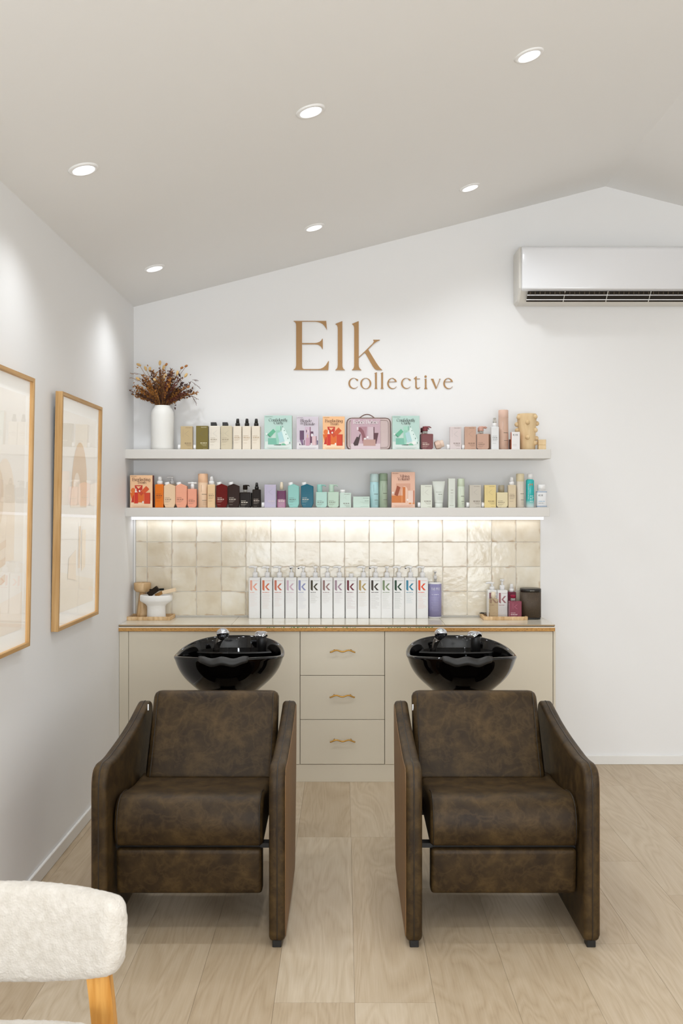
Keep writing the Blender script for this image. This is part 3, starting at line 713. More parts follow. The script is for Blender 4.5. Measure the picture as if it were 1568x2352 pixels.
    for k in range(25):
        u = -1+2*k/24; x = .112*u
        y = yc-.25*math.sqrt(max(0, 1-(x/.275)**2)); zt_ = rim(y, x)+.004+.006*math.cos(u*math.pi*2.1+.2)*(1-abs(u)**3)+.004*(1-u*u)
        ew = .4+.6*math.sqrt(max(0, 1-u**4))
        sec = [(.030, -.045), (.022, -.012), (.006, .004), (-.010, .006), (-.020, -.006), (-.0215-.002*ew, -.018*ew), (-.019, -.030*ew), (-.012, -.032*ew), (-.004, -.02), (.010, -.02)]
        rings.append([(x, y+a*1.0, zt_+b_) for a, b_ in sec])
    nr.loft(rings, M_RUBBER, True); nr.build('neck_rest', basin)
    hx, mx_ = taps
    tp = MB(); yb = yc+.215
    tp.tube([(hx-.035, yb, .856), (hx-.032, yb, .872), (hx-.022, yb-.004, .90), (hx-.010, yb-.008, .925)], [.016, .014, .015, .017], M_SMOKE, 16)
    tp.tube([(hx-.012, yb-.006, .918), (hx-.004, yb-.010, .938), (hx+.002, yb-.016, .948)], [.017, .024, .022], M_SMOKE, 18); tp.build('spray_hose', basin)
    tp = MB(); tp.ball((hx+.002, yb-.02, .947), .032, .038, .026, M_CHROME, 16, Matrix.Rotation(math.radians(-20), 3, 'X'))
    tp.build('spray_head', basin)
    tp = MB(); tp.lathe([(.020, .855), (.024, .857), (.024, .925), (.022, .930)], M_STEEL, 20, (mx_, yb)); tp.build('mixer_body', basin)
    tp = MB(); lv = []
    for k in range(9):
        u = k/8; y = yb+.024-.075*u; z = .942+.012*math.sin(u*math.pi*1.1)-.003*u; w2 = .024+.004*math.sin(u*math.pi)
        if k == 8: w2 = .018
        hgt = .006+.010*(1-u)
        lv.append([(mx_-w2, y, z-hgt), (mx_+w2, y, z-hgt), (mx_+w2, y, z), (mx_+w2*.7, y, z+.004), (mx_-w2*.7, y, z+.004), (mx_-w2, y, z)])
    tp.loft(lv, M_CHROME, True); tp.xf(Matrix.Translation((mx_, yb, .93)) @ Matrix.Rotation(math.radians(yaw), 4, 'Z') @ Matrix.Translation((-mx_, -yb, -.93)))
    tp.build('mixer_lever', basin)
    return t
chair('brown distressed leather wash chair with black basin, left one near the picture wall', -.5546, .014, (-.058, .134), -10, -.011, .010)
chair('brown distressed leather wash chair with black basin, right one nearer the bare wall', .568, -.012, (-.078, .098), -35, .018, -.010)

# ------------------------------------------------------------------ cream boucle chair in the left foreground
bc = thing('boucle_chair', 'cream boucle curved-back chair with honey timber leg in the foreground', 'chair', (-.78, 1.72, 0))
def barc(R, a0, a1, n=22): return [(R*math.sin(math.radians(a0+(a1-a0)*k/n)), R*math.cos(math.radians(a0+(a1-a0)*k/n))) for k in range(n+1)]
R_ = .62; cy0 = 2.215-R_-1.72; A1 = 28
q = MB(); rings = []; NN = 26
for k in range(NN+1):
    u = -1+2*k/NN; a = math.radians(A1*u)
    e = max(0.0, (abs(u)-.93)/.07); sh = math.sqrt(max(0, 1-e*e))*.985+.015
    zt_ = .706-.012*u*u; zb_ = .483+.052*abs(u)**2.2; zm = (zt_+zb_)/2; hz = (zt_-zb_)/2*(.62+.38*sh); hd = .034*(.25+.75*sh)
    ring_ = []
    for m_ in range(20):
        th_ = 2*math.pi*m_/20; cc, ss = math.cos(th_), math.sin(th_)
        rr2 = R_+hd*math.copysign(abs(cc)**.6, cc); z = zm+hz*math.copysign(abs(ss)**.55, ss)
        rr2 -= (z-zm)*-.06
        ring_.append((rr2*math.sin(a), cy0+rr2*math.cos(a), z))
    rings.append(ring_)
q.loft(rings, M_BOUCLE, True); bk = q.build('backrest', bc)
sub = bk.modifiers.new('s', 'SUBSURF'); sub.levels = 2; sub.render_levels = 3
tx = bpy.data.textures.new('boucle', 'CLOUDS'); tx.noise_scale = .012; tx.noise_depth = 1
dm = bk.modifiers.new('d', 'DISPLACE'); dm.texture = tx; dm.strength = .0035; dm.mid_level = .5
q = MB(); rings = []
for z, s_ in ((.375, .93), (.385, .98), (.41, 1), (.435, 1), (.452, .975), (.461, .90), (.464, .7)):
    ring_ = []
    for m_ in range(40):
        th_ = 2*math.pi*m_/40; cc, ss = math.cos(th_), math.sin(th_)
        ring_.append((.010+.325*s_*math.copysign(abs(cc)**.5, cc), .115+.272*s_*math.copysign(abs(ss)**.55, ss), z))
    rings.append(ring_)
q.loft(rings, M_BOUCLE, True); st_ = q.build('seat_cushion', bc)
sub = st_.modifiers.new('s', 'SUBSURF'); sub.levels = 1; sub.render_levels = 3
dm = st_.modifiers.new('d', 'DISPLACE'); dm.texture = tx; dm.strength = .005
for sx in (-1, 1):
    q = MB(); x0, y0 = sx*.222, .457
    q.loft([[(x0+sx*dx+a, y0+dy+b_, z) for a, b_ in ((-.026, -.014), (.026, -.014), (.026, .014), (-.026, .014))] for dx, dy, z in ((.035, .05, 0), (.018, .02, .3), (.009, .0, .46), (.0, -.01, .56))], M_PINE); q.build('rear_leg', bc)
    q = MB(); q.loft([[(x0+sx*dx+a, y0+dy+b_, z) for a, b_ in ((-.02, -.02), (.02, -.02), (.02, .02), (-.02, .02))] for dx, dy, z in ((-.005, -.56, 0), (-.02, -.54, .38))], M_PINE); q.build('front_leg', bc)

# ------------------------------------------------------------------ products
M_CAPW = mat('white_cap', (240, 239, 238), .35)
def pm_(rgb, rough=.32): return mat('bottle_plastic', rgb, rough)
def dark(rgb, k): return tuple(int(max(0, min(255, v*k))) for v in rgb)
def blend(a, b_, k): return tuple(int(a[i_]*(1-k)+b_[i_]*k) for i_ in range(3))
def prints(t, wpx, hh, w_, d_, rgb, ink=None, align='l', brand_top=False, yoff=0, zline=.42, name='printed_text', lines=3, k=.28):
    """brand line plus small print on the front face"""
    dk = sum(rgb) < 330
    ink = ink or ((232, 222, 205) if dk else dark(blend(rgb, (70, 50, 35), .62), .95))
    mi = mat('print_ink', ink, .5); mi2 = mat('print_ink', blend(rgb, ink, .55), .5)
    q = MB(); y = -d_/2-.0004-yoff; u = 1/388.7
    xl = -w_/2+3*u; xr = w_/2-3*u; th = 1.5*u
    bw = min(11*u if not brand_top else 13*u, xr-xl)
    def ln(z, L, m3, hgt=1.0):
        L = min(L, xr-xl)
        if align == 'l': bars(q, xl, xl+L, z, th*hgt, y, m3)
        else: bars(q, xr-L, xr, z, th*hgt, y, m3)
    zb = hh-4.2*u if brand_top else hh*zline
    xa_ = xl if align == 'l' else xr-bw
    puttext(q, 'KEVIN.MURPHY', xa_, xa_+bw, zb, zb+1.7*u, y, mi)
    z0 = hh*(.27 if brand_top else zline)-(0 if brand_top else 3.4*u)
    ln(z0, 15*u, mi, 1.0)
    for i_ in range(lines): ln(z0-(2.6+1.9*i_)*u, (14-i_*2.5)*u, mi2, .45)
    ln(max(1.5*u, z0-12*u), 8*u, mi2, .4)
    q.build(name, t)
def emboss_k(t, w_, hh, d_, rgb, f=.94):
    """large tone-on-tone k moulded in the face"""
    u = 1/388.7; m3 = mat('embossed', dark(rgb, f), .32); y = -d_/2-.0003; q = MB(); s = min(w_*.55, hh*.25); x0 = -s*.35; z0 = hh*.55
    for pl in ([(0, .5), (.65, 1.05), (.75, 1.0), (.12, .47)], [(0, .5), (.68, 0), (.78, .05), (.12, .53)], [(-.3, -.02), (-.22, -.02), (-.22, 1.3), (-.3, 1.3)]):
        q.poly([(x0+a*s, y, z0+b_*s) for a, b_ in pl], m3)
    q.build('embossed_letter', t)
U = 1/388.7
def place(x0, x1, shelf, D=None):
    D = D or 5.655
    z = {'u': ZU, 'l': ZLo, 'c': ZC}[shelf]
    return X((x0+x1)/2, D), (x1-x0)*D/F, z, D
def hgt(ytop, D, z): return H+(CY-ytop)*D/F-z
GRP = {'u': 'hair products on the upper shelf', 'l': 'hair products on the lower shelf', 'c': 'hair products on the worktop'}
def pump(t, cx, z, rcol, hcol, hh, reach, ang, mt, neck=None, tip=None, part='pump'):
    """collar, stem and nozzle; ang in degrees, 180 = pointing left, 270 = to the viewer, 0 = right"""
    q = MB(); a = math.radians(ang); dx, dy = math.cos(a), math.sin(a)
    zz = z
    if neck:
        q2 = MB(); q2.lathe([(rcol*.85, z), (rcol*.85, z+neck)], M_CLEAR, 18, (cx, 0)); q2.cyl((cx, 0, z), (cx, 0, z+neck), .003, mt, n=8); q2.build('clear_neck', t); zz = z+neck
    q.lathe([(rcol, zz), (rcol, zz+hh*.42), (rcol*.55, zz+hh*.46)], mt, 18, (cx, 0))
    q.cyl((cx, 0, zz+hh*.4), (cx, 0, zz+hh*.88), rcol*.42, mt, n=12)
    q.lathe([(hcol, zz+hh*.82), (hcol*1.05, zz+hh*.86), (hcol*1.05, zz+hh*.97), (hcol*.85, zz+hh)], mt, 16, (cx, 0))
    q.tube([(cx, 0, zz+hh*.92), (cx+dx*reach*.6, dy*reach*.6, zz+hh*.94), (cx+dx*reach*.9, dy*reach*.9, zz+hh*.9), (cx+dx*reach, dy*reach, zz+hh*.84)], [hcol*.6, hcol*.5, hcol*.42, hcol*.36], mt, 8)
    if tip: q.ball((cx+dx*reach, dy*reach, zz+hh*.82), hcol*.45, hcol*.45, hcol*.3, mat('dark_nozzle', (20, 20, 40), .5), 6)
    q.build(part, t)
def bigpump(t, cx, z, r, hh, reach, mt, neck, ang=0):
    """wide cylinder head of the small treatment bottles"""
    if neck:
        q2 = MB(); q2.lathe([(r*.92, z), (r*.92, z+neck)], M_CLEAR, 18, (cx, 0)); q2.cyl((cx, 0, z), (cx, 0, z+neck), r*.45, M_CLEAR, n=8); q2.build('clear_neck', t)
    q = MB(); zz = z+neck; q.lathe([(r, zz), (r*1.02, zz+hh*.1), (r*1.02, zz+hh*.88), (r*.9, zz+hh)], mt, 20, (cx, 0))
    a = math.radians(ang); dx, dy = math.cos(a), math.sin(a)
    q.tube([(cx, 0, zz+hh*.88), (cx+dx*reach*.75, dy*reach*.75, zz+hh*.9), (cx+dx*reach, dy*reach, zz+hh*.72)], [r*.34, r*.25, r*.18], mt, 8); q.build('pump', t)
def sprayer(t, cx, z, r, hh, mt, mt2=None, lip=True):
    q = MB(); q.lathe([(r, z), (r, z+hh*.36), (r*.86, z+hh*.42)], mt, 18, (cx, 0)); q.build('collar', t)
    q = MB(); q.lathe([(r*.78, z+hh*.4), (r*.66, z+hh*.8), (r*.56, z+hh*.97), (r*.4, z+hh)], mt2 or mt, 16, (cx, 0))
    if lip: q.cyl((cx, -r*.4, z+hh*.8), (cx, -r*.85, z+hh*.8), r*.28, mt2 or mt, n=8)
    q.build('nozzle', t)
def sidecap(t, w_, d_, zc_=.0):
    u = U; q = MB(); x = -w_/2
    q.tube([(x+.001, 0, .0165), (x-.0015, 0, .0165), (x-.0155, 0, .0165), (x-.0175, 0, .0165)], [.011, .0155, .0155, .013], M_CAPW, 16); q.build('side_cap', t)
def block(label, x0, x1, yt, rgb, s, D=None, cap=True, ink=None):
    cx, w_, z, D = place(x0, x1, s, D); d_ = .040; hh = hgt(yt, D, z)
    t = thing('block_bottle', label, 'bottle', (cx, D+d_/2, z), GRP[s])
    q = MB(); q.box(-w_/2, w_/2, -d_/2, d_/2, 0, hh, pm_(rgb), .0015); q.build('body', t)
    emboss_k(t, w_, hh, d_, rgb); prints(t, 0, hh, w_, d_, rgb, ink, 'r', True)
    if cap: sidecap(t, w_, d_)
    return t
def carton(label, x0, x1, yt, rgb, s, paint=None, D=None, d_=.05, side=None, name='gift_carton'):
    cx, w_, z, D = place(x0, x1, s, D); hh = hgt(yt, D, z)
    t = thing(name, label, 'box', (cx, D+d_/2, z), GRP[s])
    q = MB(); q.box(-w_/2, w_/2, -d_/2, d_/2, 0, hh, mat('carton_board', rgb, .5), .0008)
    if side:
        sm_ = mat('carton_side', side, .5); q.box(-w_/2-.0003, w_/2+.0003, -d_/2+.0025, d_/2, .001, hh-.001, sm_)
    q.build('board', t)
    if paint:
        q = MB(); paint(q, w_, hh, -d_/2-.0004); q.build('printed_front', t)
    return t
def angled(label, x0, x1, yt, rgb, s='l', D=None, cap=M_CAPW, rough=.18, ink=None):
    cx, w_, z, D = place(x0, x1, s, D); d_ = .045; hh = hgt(yt, D, z)
    t = thing('shampoo_bottle', label, 'bottle', (cx, D+d_/2, z), GRP[s])
    ol = [(-.36, 0), (.36, 0), (.5, .17), (.5, .90), (-.02, 1), (-.5, .91), (-.5, .17)]
    ol = roundpoly([(a*w_, b_*hh) for a, b_ in ol], .002, 2)
    q = MB(); q.prism(ol, -d_/2, d_/2, mat('bottle_plastic', rgb, rough), .003); q.build('body', t)
    q = MB(); c = .0145; q.lathe([(c*.9, -.004), (c, 0), (c, .0125), (c*.94, .0145)], cap, 18)
    q.xf(Matrix.Translation((-w_*.24, 0, hh*.965)) @ Matrix.Rotation(math.radians(-12), 4, 'Y')); q.build('cap', t)
    prints(t, 0, hh, w_, d_, rgb, ink, 'l', False, zline=.40)
    return t
def chamf(label, x0, x1, yt, rgb, s, head, D=None, rough=.25, prt=True, ink=None, ch=.14):
    cx, w_, z, D = place(x0, x1, s, D); d_ = .042; hh = hgt(yt, D, z)
    t = thing('treatment_bottle', label, 'bottle', (cx, D+d_/2, z), GRP[s])
    ol = [(-.5+ch, 0), (.5-ch, 0), (.5, .12), (.5, 1), (-.5, 1), (-.5, .12)]
    ol = roundpoly([(a*w_, b_*hh) for a, b_ in ol], [.002, .002, .002, .005, .005, .002], 3)
    q = MB(); q.prism(ol, -d_/2, d_/2, mat('bottle_plastic', rgb, rough), .003); q.build('body', t)
    if prt: prints(t, 0, hh, w_, d_, rgb, ink, 'l', False, zline=.42)
    head(t, w_, hh); return t
def square(label, x0, x1, yt, rgb, s, hy, mtH, D=None, mtN=None, ink=None, r=.004, align='l', neckr=None, brand=.57, prt=True):
    cx, w_, z, D = place(x0, x1, s, D); d_ = w_*.92; hh = hgt(yt, D, z)
    t = thing('spray_bottle', label, 'bottle', (cx, D+d_/2, z), GRP[s])
    q = MB(); q.loft([rr(w_-.004, d_-.004, r, 0), rr(w_, d_, r, .002), rr(w_, d_, r, hh-.003), rr(w_-.005, d_-.005, r, hh)], pm_(rgb), False); q.build('body', t)
    if prt: prints(t, 0, hh, w_, d_, rgb, ink, align, False, zline=brand)
    sprayer(t, 0, hh, neckr or w_*.33, (yt-hy)*D/F, mtH, mtN); return t
def can(label, x0, x1, yt, seam, rgb, cap, s, D=None, ink=None):
    cx, w_, z, D = place(x0, x1, s, D); r = w_/2; hh = hgt(yt, D, z); hs = hgt(seam, D, z)
    t = thing('spray_can', label, 'spray can', (cx, D+r, z), GRP[s])
    q = MB(); q.lathe([(r-.002, 0), (r, .002), (r, hs-.0005)], pm_(rgb), 32); q.build('body', t)
    q = MB(); q.lathe([(r-.0006, hs-.001), (r, hs), (r, hh-.003), (r-.003, hh)], pm_(cap, .4), 32); q.build('cap', t)
    # print wraps flat-ish on the front: narrow strip just proud of the curve
    ink = ink or blend(rgb, (70, 70, 60), .6); mi = mat('print_ink', ink, .5); q = MB(); u = U
    def arcbar(z0, z1, a0, a1, m3):
        q.loft([[(math.sin(a)*(r+.0004), -math.cos(a)*(r+.0004), zz) for a in [a0+(a1-a0)*k/6 for k in range(7)]] for zz in (z0, z1)], m3, caps=False, closed=False)
    arcbar(hs*.52, hs*.52+1.3*u, -.1, .9, mi); arcbar(hs*.28, hs*.28+1.2*u, -.0, .9, mi)
    for k in range(3): arcbar(hs*(.21-.045*k), hs*(.21-.045*k)+.6*u, .1, .9, mat('print_ink', blend(rgb, ink, .5), .5))
    m3 = mat('embossed', dark(rgb, .95), .3); arcbar(hs*.62, hs*.9, -.25, -.13, m3)
    q.build('printed_text', t); return t

# --- carton fronts
def P2(q, pts, w_, hh, y, rgb, n=[0]):
    n[0] += 1; q.poly([((u-.5)*w_, y-.00015*(n[0] % 9), v*hh) for u, v in pts], mat('carton_print', rgb, .5))
def layers(q, w_, hh, y, seq):
    for i_, (rgb, pts) in enumerate(seq):
        q.poly([((u-.5)*w_, y-.00012*(i_+1), v*hh) for u, v in pts], mat('carton_print', rgb, .5))
    return y-.00012*(len(seq)+2)
def R4(x0, x1, y0, y1): return [(x0, y0), (x1, y0), (x1, y1), (x0, y1)]
def cbrand(q, w_, hh, y, rgb=(90, 80, 70)):
    puttext(q, 'KEVIN.MURPHY', -.46*w_, -.2*w_, hh*.953, hh*.975, y, mat('print_ink', rgb, .5))
def small(q, w_, hh, y, rgb):
    for k in range(3): bars(q, -.42*w_+.04*w_*k, .42*w_-.05*w_*k, hh*(.065-.02*k), .0011, y, mat('print_ink', rgb, .5), 6)
def curly(q, w_, hh, y):
    y = layers(q, w_, hh, y, [((214, 224, 219), R4(.02, .98, .02, .24)), ((120, 184, 162), R4(.13, .49, .15, .34)), ((150, 205, 184), [(.42, .34), (.42, .58), (.56, .58), (.52, .15), (.45, .16)]), ((168, 214, 194), R4(.41, .58, .57, .69)), ((118, 178, 154), R4(.58, .61, .57, .69)),
        ((196, 218, 206), [(.24, .34), (.36, .5), (.41, .34)]), ((98, 178, 142), [(.10, .44), (.32, .61), (.41, .53), (.20, .36)]), ((80, 150, 120), [(.10, .44), (.20, .36), (.23, .38), (.13, .46)]), ((218, 236, 230), [(.62, .52), (.66, .68), (.72, .62), (.93, .3), (.92, .16), (.72, .18), (.66, .4)]),
        ((176, 212, 214), [(.47, .49), (.63, .53), (.73, .25), (.55, .20)]), ((236, 238, 234), ell(.80, .2, .07, .05)), ((230, 234, 230), ell(.08, .46, .03, .03)), ((110, 182, 146), [(.6, .13), (.62, .17), (.68, .185), (.75, .17), (.78, .13)]), ((70, 100, 86), [(.33, .14), (.6, .16), (.6, .13), (.36, .13)]),
        ((80, 130, 110), ell(.66, .67, .012, .02)), ((80, 130, 110), ell(.72, .56, .012, .02)), ((80, 130, 110), ell(.78, .45, .012, .02)), ((80, 130, 110), ell(.85, .33, .014, .025)), ((80, 130, 110), ell(.92, .2, .014, .03))])
    cbrand(q, w_, hh, y); mi = mat('print_ink', (52, 50, 44), .5)
    putserif(q, 'Confidently', -.34*w_, .34*w_, .825*hh, y, mi, 1.15, .12); putserif(q, 'Curly', -.16*w_, .18*w_, .745*hh, y, mi, 1.0, .12); small(q, w_, hh, y, (170, 176, 160))
def blonde(q, w_, hh, y):
    y = layers(q, w_, hh, y, [((224, 220, 222), R4(.02, .98, .02, .22)), ((98, 66, 96), R4(.14, .34, .3, .58)), ((206, 182, 198), R4(.38, .6, .13, .69)), ((122, 66, 88), R4(.6, .635, .15, .69)), ((96, 60, 84), R4(.64, .76, .46, .55)), ((96, 60, 84), R4(.63, .70, .2, .46)), ((222, 200, 206), ell(.5, .56, .065, .05)), ((92, 60, 84), ell(.455, .56, .02, .045)),
        ((232, 226, 230), ell(.7, .44, .05, .05)), ((196, 152, 170), R4(.42, .58, .12, .36)), ((214, 178, 148), R4(.475, .52, .36, .46)), ((218, 186, 190), R4(.70, .88, .14, .41)), ((112, 60, 76), R4(.88, .905, .14, .41)), ((126, 96, 130), [(.15, .3), (.28, .3), (.32, .14), (.24, .14)]), ((90, 62, 92), [(.12, .14), (.13, .2), (.19, .14)]), ((90, 62, 92), [(.22, .14), (.23, .2), (.29, .14)]), ((120, 80, 104), R4(.33, .37, .14, .29)), ((74, 56, 100), R4(.93, .97, .15, .28))])
    cbrand(q, w_, hh, y); mi = mat('print_ink', (74, 52, 48), .5)
    putserif(q, 'Blonde', -.33*w_, .18*w_, .83*hh, y, mi, 1.15, .12); putserif(q, 'on', -.34*w_, -.2*w_, .765*hh, y, mi, 1.1, .11); putserif(q, 'Blonde', -.17*w_, .33*w_, .735*hh, y, mi, 1.1, .12); small(q, w_, hh, y, (176, 168, 164))
def everlast(q, w_, hh, y):
    y = layers(q, w_, hh, y, [((244, 214, 180), R4(.02, .98, .02, .22)), ((226, 116, 44), ell(.14, .53, .1, .08)), ((196, 44, 22), [(.21, .69), (.56, .69), (.55, .56), (.38, .45), (.24, .56)]), ((240, 188, 138), [(.28, .66), (.5, .66), (.38, .58)]), ((222, 104, 24), [(.0, .46), (.62, .46), (.62, .16), (.12, .16)]), ((196, 40, 18), [(.14, .38), (.2, .38), (.2, .17), (.05, .16)]),
        ((214, 84, 30), [(.48, .5), (.72, .67), (.86, .57), (.62, .41)]), ((202, 66, 24), [(.38, .47), (.5, .36), (.6, .44), (.48, .54)]), ((206, 42, 14), R4(.19, .36, .13, .47)), ((232, 120, 46), R4(.18, .2, .13, .47)), ((208, 62, 18), R4(.63, .9, .12, .46)), ((158, 30, 16), R4(.88, .905, .12, .46)), ((244, 238, 230), [(.22, .47), (.3, .47), (.28, .59), (.25, .59)]), ((240, 234, 226), ell(.43, .51, .035, .03)), ((244, 238, 230), ell(.58, .17, .035, .035))])
    cbrand(q, w_, hh, y, (110, 60, 30)); mi = mat('print_ink', (92, 36, 20), .5)
    putserif(q, 'Everlasting', -.4*w_, .41*w_, .82*hh, y, mi, 1.2, .12); putserif(q, 'Treats', -.17*w_, .24*w_, .735*hh, y, mi, 1.15, .12); small(q, w_, hh, y, (214, 168, 124))
def vibing(q, w_, hh, y):
    y = layers(q, w_, hh, y, [((232, 194, 172), R4(.02, .98, .02, .14)), ((214, 160, 134), R4(.2, .8, .14, .68)), ((236, 196, 172), arch(.56, .26, .14, .6)), ((206, 118, 50), R4(.01, .42, .14, .34)), ((152, 70, 34), [(.12, .36), (.24, .62), (.38, .57), (.26, .32)]), ((240, 232, 226), ell(.06, .42, .04, .03)), ((202, 112, 44), R4(.47, .59, .14, .58)), ((224, 146, 84), R4(.42, .47, .14, .34)), ((236, 206, 190), R4(.7, .92, .14, .48)), ((196, 120, 90), R4(.92, .97, .14, .48)), ((240, 232, 226), ell(.68, .22, .035, .03)), ((214, 138, 74), R4(.74, .84, .10, .14)), ((214, 138, 74), R4(.9, .98, .10, .14))])
    cbrand(q, w_, hh, y, (120, 70, 40)); mi = mat('print_ink', (106, 44, 30), .5)
    putserif(q, 'Vibing', -.14*w_, .26*w_, .845*hh, y, mi, 1.2, .12); putserif(q, 'Volume', -.24*w_, .28*w_, .765*hh, y, mi, 1.15, .12); small(q, w_, hh, y, (196, 150, 128))
def radiate(q, w_, hh, y):
    y = layers(q, w_, hh, y, [((214, 196, 200), R4(.0, 1, .0, .2)), ((176, 132, 142), [(.3, .74), (.55, .74), (.5, .2), (.4, .2)]), ((140, 86, 94), [(.24, .73), (.34, .71), (.44, .6), (.49, .44), (.49, .28), (.39, .28), (.39, .44), (.33, .56), (.24, .62)]), ((226, 214, 216), [(.2, .73), (.26, .73), (.26, .63), (.2, .64)]), ((206, 184, 190), R4(.58, .77, .28, .73)), ((92, 52, 60), [(.77, .73), (.8, .73), (.8, .54), (.94, .54), (.86, .18), (.77, .28)]),
        ((186, 148, 138), R4(.42, .84, .13, .33)), ((66, 44, 46), [(.08, .2), (.2, .42), (.31, .38), (.24, .14), (.12, .13)]), ((66, 44, 46), [(.26, .4), (.31, .51), (.33, .5), (.3, .38)]), ((236, 228, 228), ell(.57, .4, .035, .035)), ((232, 224, 224), R4(.44, .52, .33, .38))])
    mi = mat('print_ink', (238, 232, 230), .5); putserif(q, 'Radiate Hydrate', -.42*w_, .44*w_, .83*hh, y, mi, 1.5, .15)
    bars(q, -.1*w_, .1*w_, hh*.93, .0014, y, mi, 3)

# --- upper shelf, left to right
block('beige tan rectangular bottle with white side cap, next to the white vase', 414.7, 442, 979, (190, 168, 128), 'u', D=5.66)
block('olive green rectangular bottle with white side cap on the upper shelf', 450, 477.7, 978, (118, 104, 48), 'u', D=5.66, ink=(230, 222, 190))
def capbottle(label, x0, x1, yt, rgb, cx0, cx1, cy0_, s='u', D=5.66):
    cx, w_, z, D = place(x0, x1, s, D); d_ = .042; hh = hgt(yt, D, z)
    t = thing('shampoo_bottle', label, 'bottle', (cx, D+d_/2, z), GRP[s])
    ol = roundpoly([(a*w_, b_*hh) for a, b_ in [(-.46, 0), (.46, 0), (.5, .06), (.5, .96), (.44, 1), (-.44, 1), (-.5, .96), (-.5, .06)]], .003, 2)
    q = MB(); q.prism(ol, -d_/2, d_/2, pm_(rgb, .25), .003); q.build('body', t)
    cw = (cx1-cx0)*D/F; cxm = X((cx0+cx1)/2, D)-cx; ch = (yt-cy0_)*D/F
    q = MB(); q.prism([(cxm-cw/2, hh), (cxm+cw/2, hh), (cxm+cw/2, hh+ch*.55), (cxm+cw*.38, hh+ch), (cxm-cw/2, hh+ch)], -.011, .011, M_BLK, .0015); q.build('cap', t)
    emboss_k(t, w_, hh, d_, rgb); prints(t, 0, hh, w_, d_, rgb, (150, 134, 110), 'l', False, zline=.48); return t
capbottle('ivory bottle with black snap cap, beside the olive green bottle', 480, 505.8, 978, (226, 218, 204), 483, 497, 969.5)
capbottle('light beige bottle with black snap cap, beside the ivory one', 506.8, 533, 978, (206, 194, 168), 510, 523, 969.5)
for i_, (a, b_, nm_) in enumerate(((535, 554.5, 'leftmost'), (556, 576, 'middle'), (577.3, 597.6, 'rightmost'))):
    square('ivory spray bottle with black sprayer, %s of the three on the upper shelf' % nm_, a, b_, 978.5, (228, 217, 200), 'u', 960.8, M_BLK, D=5.665, ink=(170, 140, 100), neckr=.0135, r=.006)
carton('mint green gift box reading Confidently Curly, the left one of two', 607, 670.5, 954.4, (184, 212, 203), 'u', curly, side=(150, 130, 90), d_=.04)
carton('lilac gift box reading Blonde on Blonde', 681, 731.4, 957, (208, 198, 208), 'u', blonde, side=(196, 182, 160), d_=.04)
carton('orange and peach gift box reading Everlasting Treats on the upper shelf', 741, 791.3, 956.5, (242, 190, 140), 'u', everlast, side=(214, 160, 110), d_=.04)
carton('mint green gift box reading Confidently Curly, the right one beside the travel bag', 900.5, 963, 955, (184, 212, 203), 'u', curly, side=(176, 156, 110), d_=.04)
# travel bag
D = 5.668; bx0, bx1 = X(796, D), X(897, D); cxb = (bx0+bx1)/2; wb = bx1-bx0; hb = hgt(959.5, D, ZU)
t = thing('toiletry_bag', 'dusty pink zipped travel bag in a paper sleeve reading Radiate Hydrate', 'bag', (cxb, D+.045, ZU), 'hair products on the upper shelf')
MBAG = mat('pink_vinyl', (196, 174, 170), .3); MBT = mat('bag_trim', (118, 92, 84), .4)
ol = roundpoly([(-wb/2, 0), (wb/2, 0), (wb/2, hb), (-wb/2, hb)], .034, 7)
q = MB(); q.prism(ol, -.036, .036, MBAG, .006, True); q.build('body', t)
for yy, ins_ in ((-.034, .001), (-.024, -.001)):
    pl = inset(ol, ins_); q = MB(); q.tube([(x, yy, z) for x, z in pl]+[(pl[0][0], yy, pl[0][1])], .0017, MBT, 6); q.build('piping', t)
pl = inset(ol, .014); q = MB(); q.tube([(x, -.0372, z) for x, z in pl]+[(pl[0][0], -.0372, pl[0][1])], .0009, MBT, 5); q.build('zip', t)
hx0, hx1 = X(823, D)-cxb, X(863, D)-cxb
q = MB(); q.tube([(hx0+(hx1-hx0)*k/14, 0, hb-.003+.027*math.sin(math.pi*k/14)) for k in range(15)], .0032, MBT, 8); q.build('handle', t)
q = MB(); s0, s1 = X(805.6, D)-cxb, X(873, D)-cxb; hs_ = hb-.001
q.box(s0, s1, -.0395, -.038, 0, hs_-.003, mat('sleeve_paper', (196, 166, 176), .5)); q.box(s0, s1, -.0395, .038, hs_-.001, hs_+.0005, mat('sleeve_top', (150, 124, 92), .5)); 
b0 = len(q.v); radiate(q, s1-s0, hs_-.003, -.0399); q.xf(Matrix.Translation(((s0+s1)/2, 0, 0)), b0); q.build('paper_sleeve', t)
# plum pumps
plum = (120, 66, 66)
def hd(rgb, hx=-.15, r=.0155, ph=10.6, nk=6.8, reach=.036, ang=0):
    def f(t, w_, hh): bigpump(t, w_*hx, hh, r, ph*U, reach, pm_(rgb, .35), nk*U, ang)
    return f
chamf('deep plum pump bottle half hidden behind the front plum one', 964.5, 990, 997, dark(plum, .62), 'u', hd(dark(plum, .6), -.2, ph=11, nk=4), D=5.73)
chamf('plum red pump bottle with clear neck, to the right of the mint box', 967.2, 994.4, 996.4, plum, 'u', hd((126, 60, 66)), D=5.66)
t = thing('treatment_jar', 'pale pink faceted jar lying tipped over on the upper shelf', 'jar', (X(1009, 5.67), 5.69, ZU), 'hair products on the upper shelf')
q = MB(); pk = pm_((218, 190, 172), .35)
q.loft([[(r*math.cos(2*math.pi*k/8), r*math.sin(2*math.pi*k/8), z) for k in range(8)] for r, z in ((.014, 0), (.025, .004), (.027, .028), (.022, .036))], pk)
q.xf(Matrix.Translation((-.026, 0, .0245)) @ Matrix.Rotation(math.radians(72), 4, 'Y')); q.build('body', t)
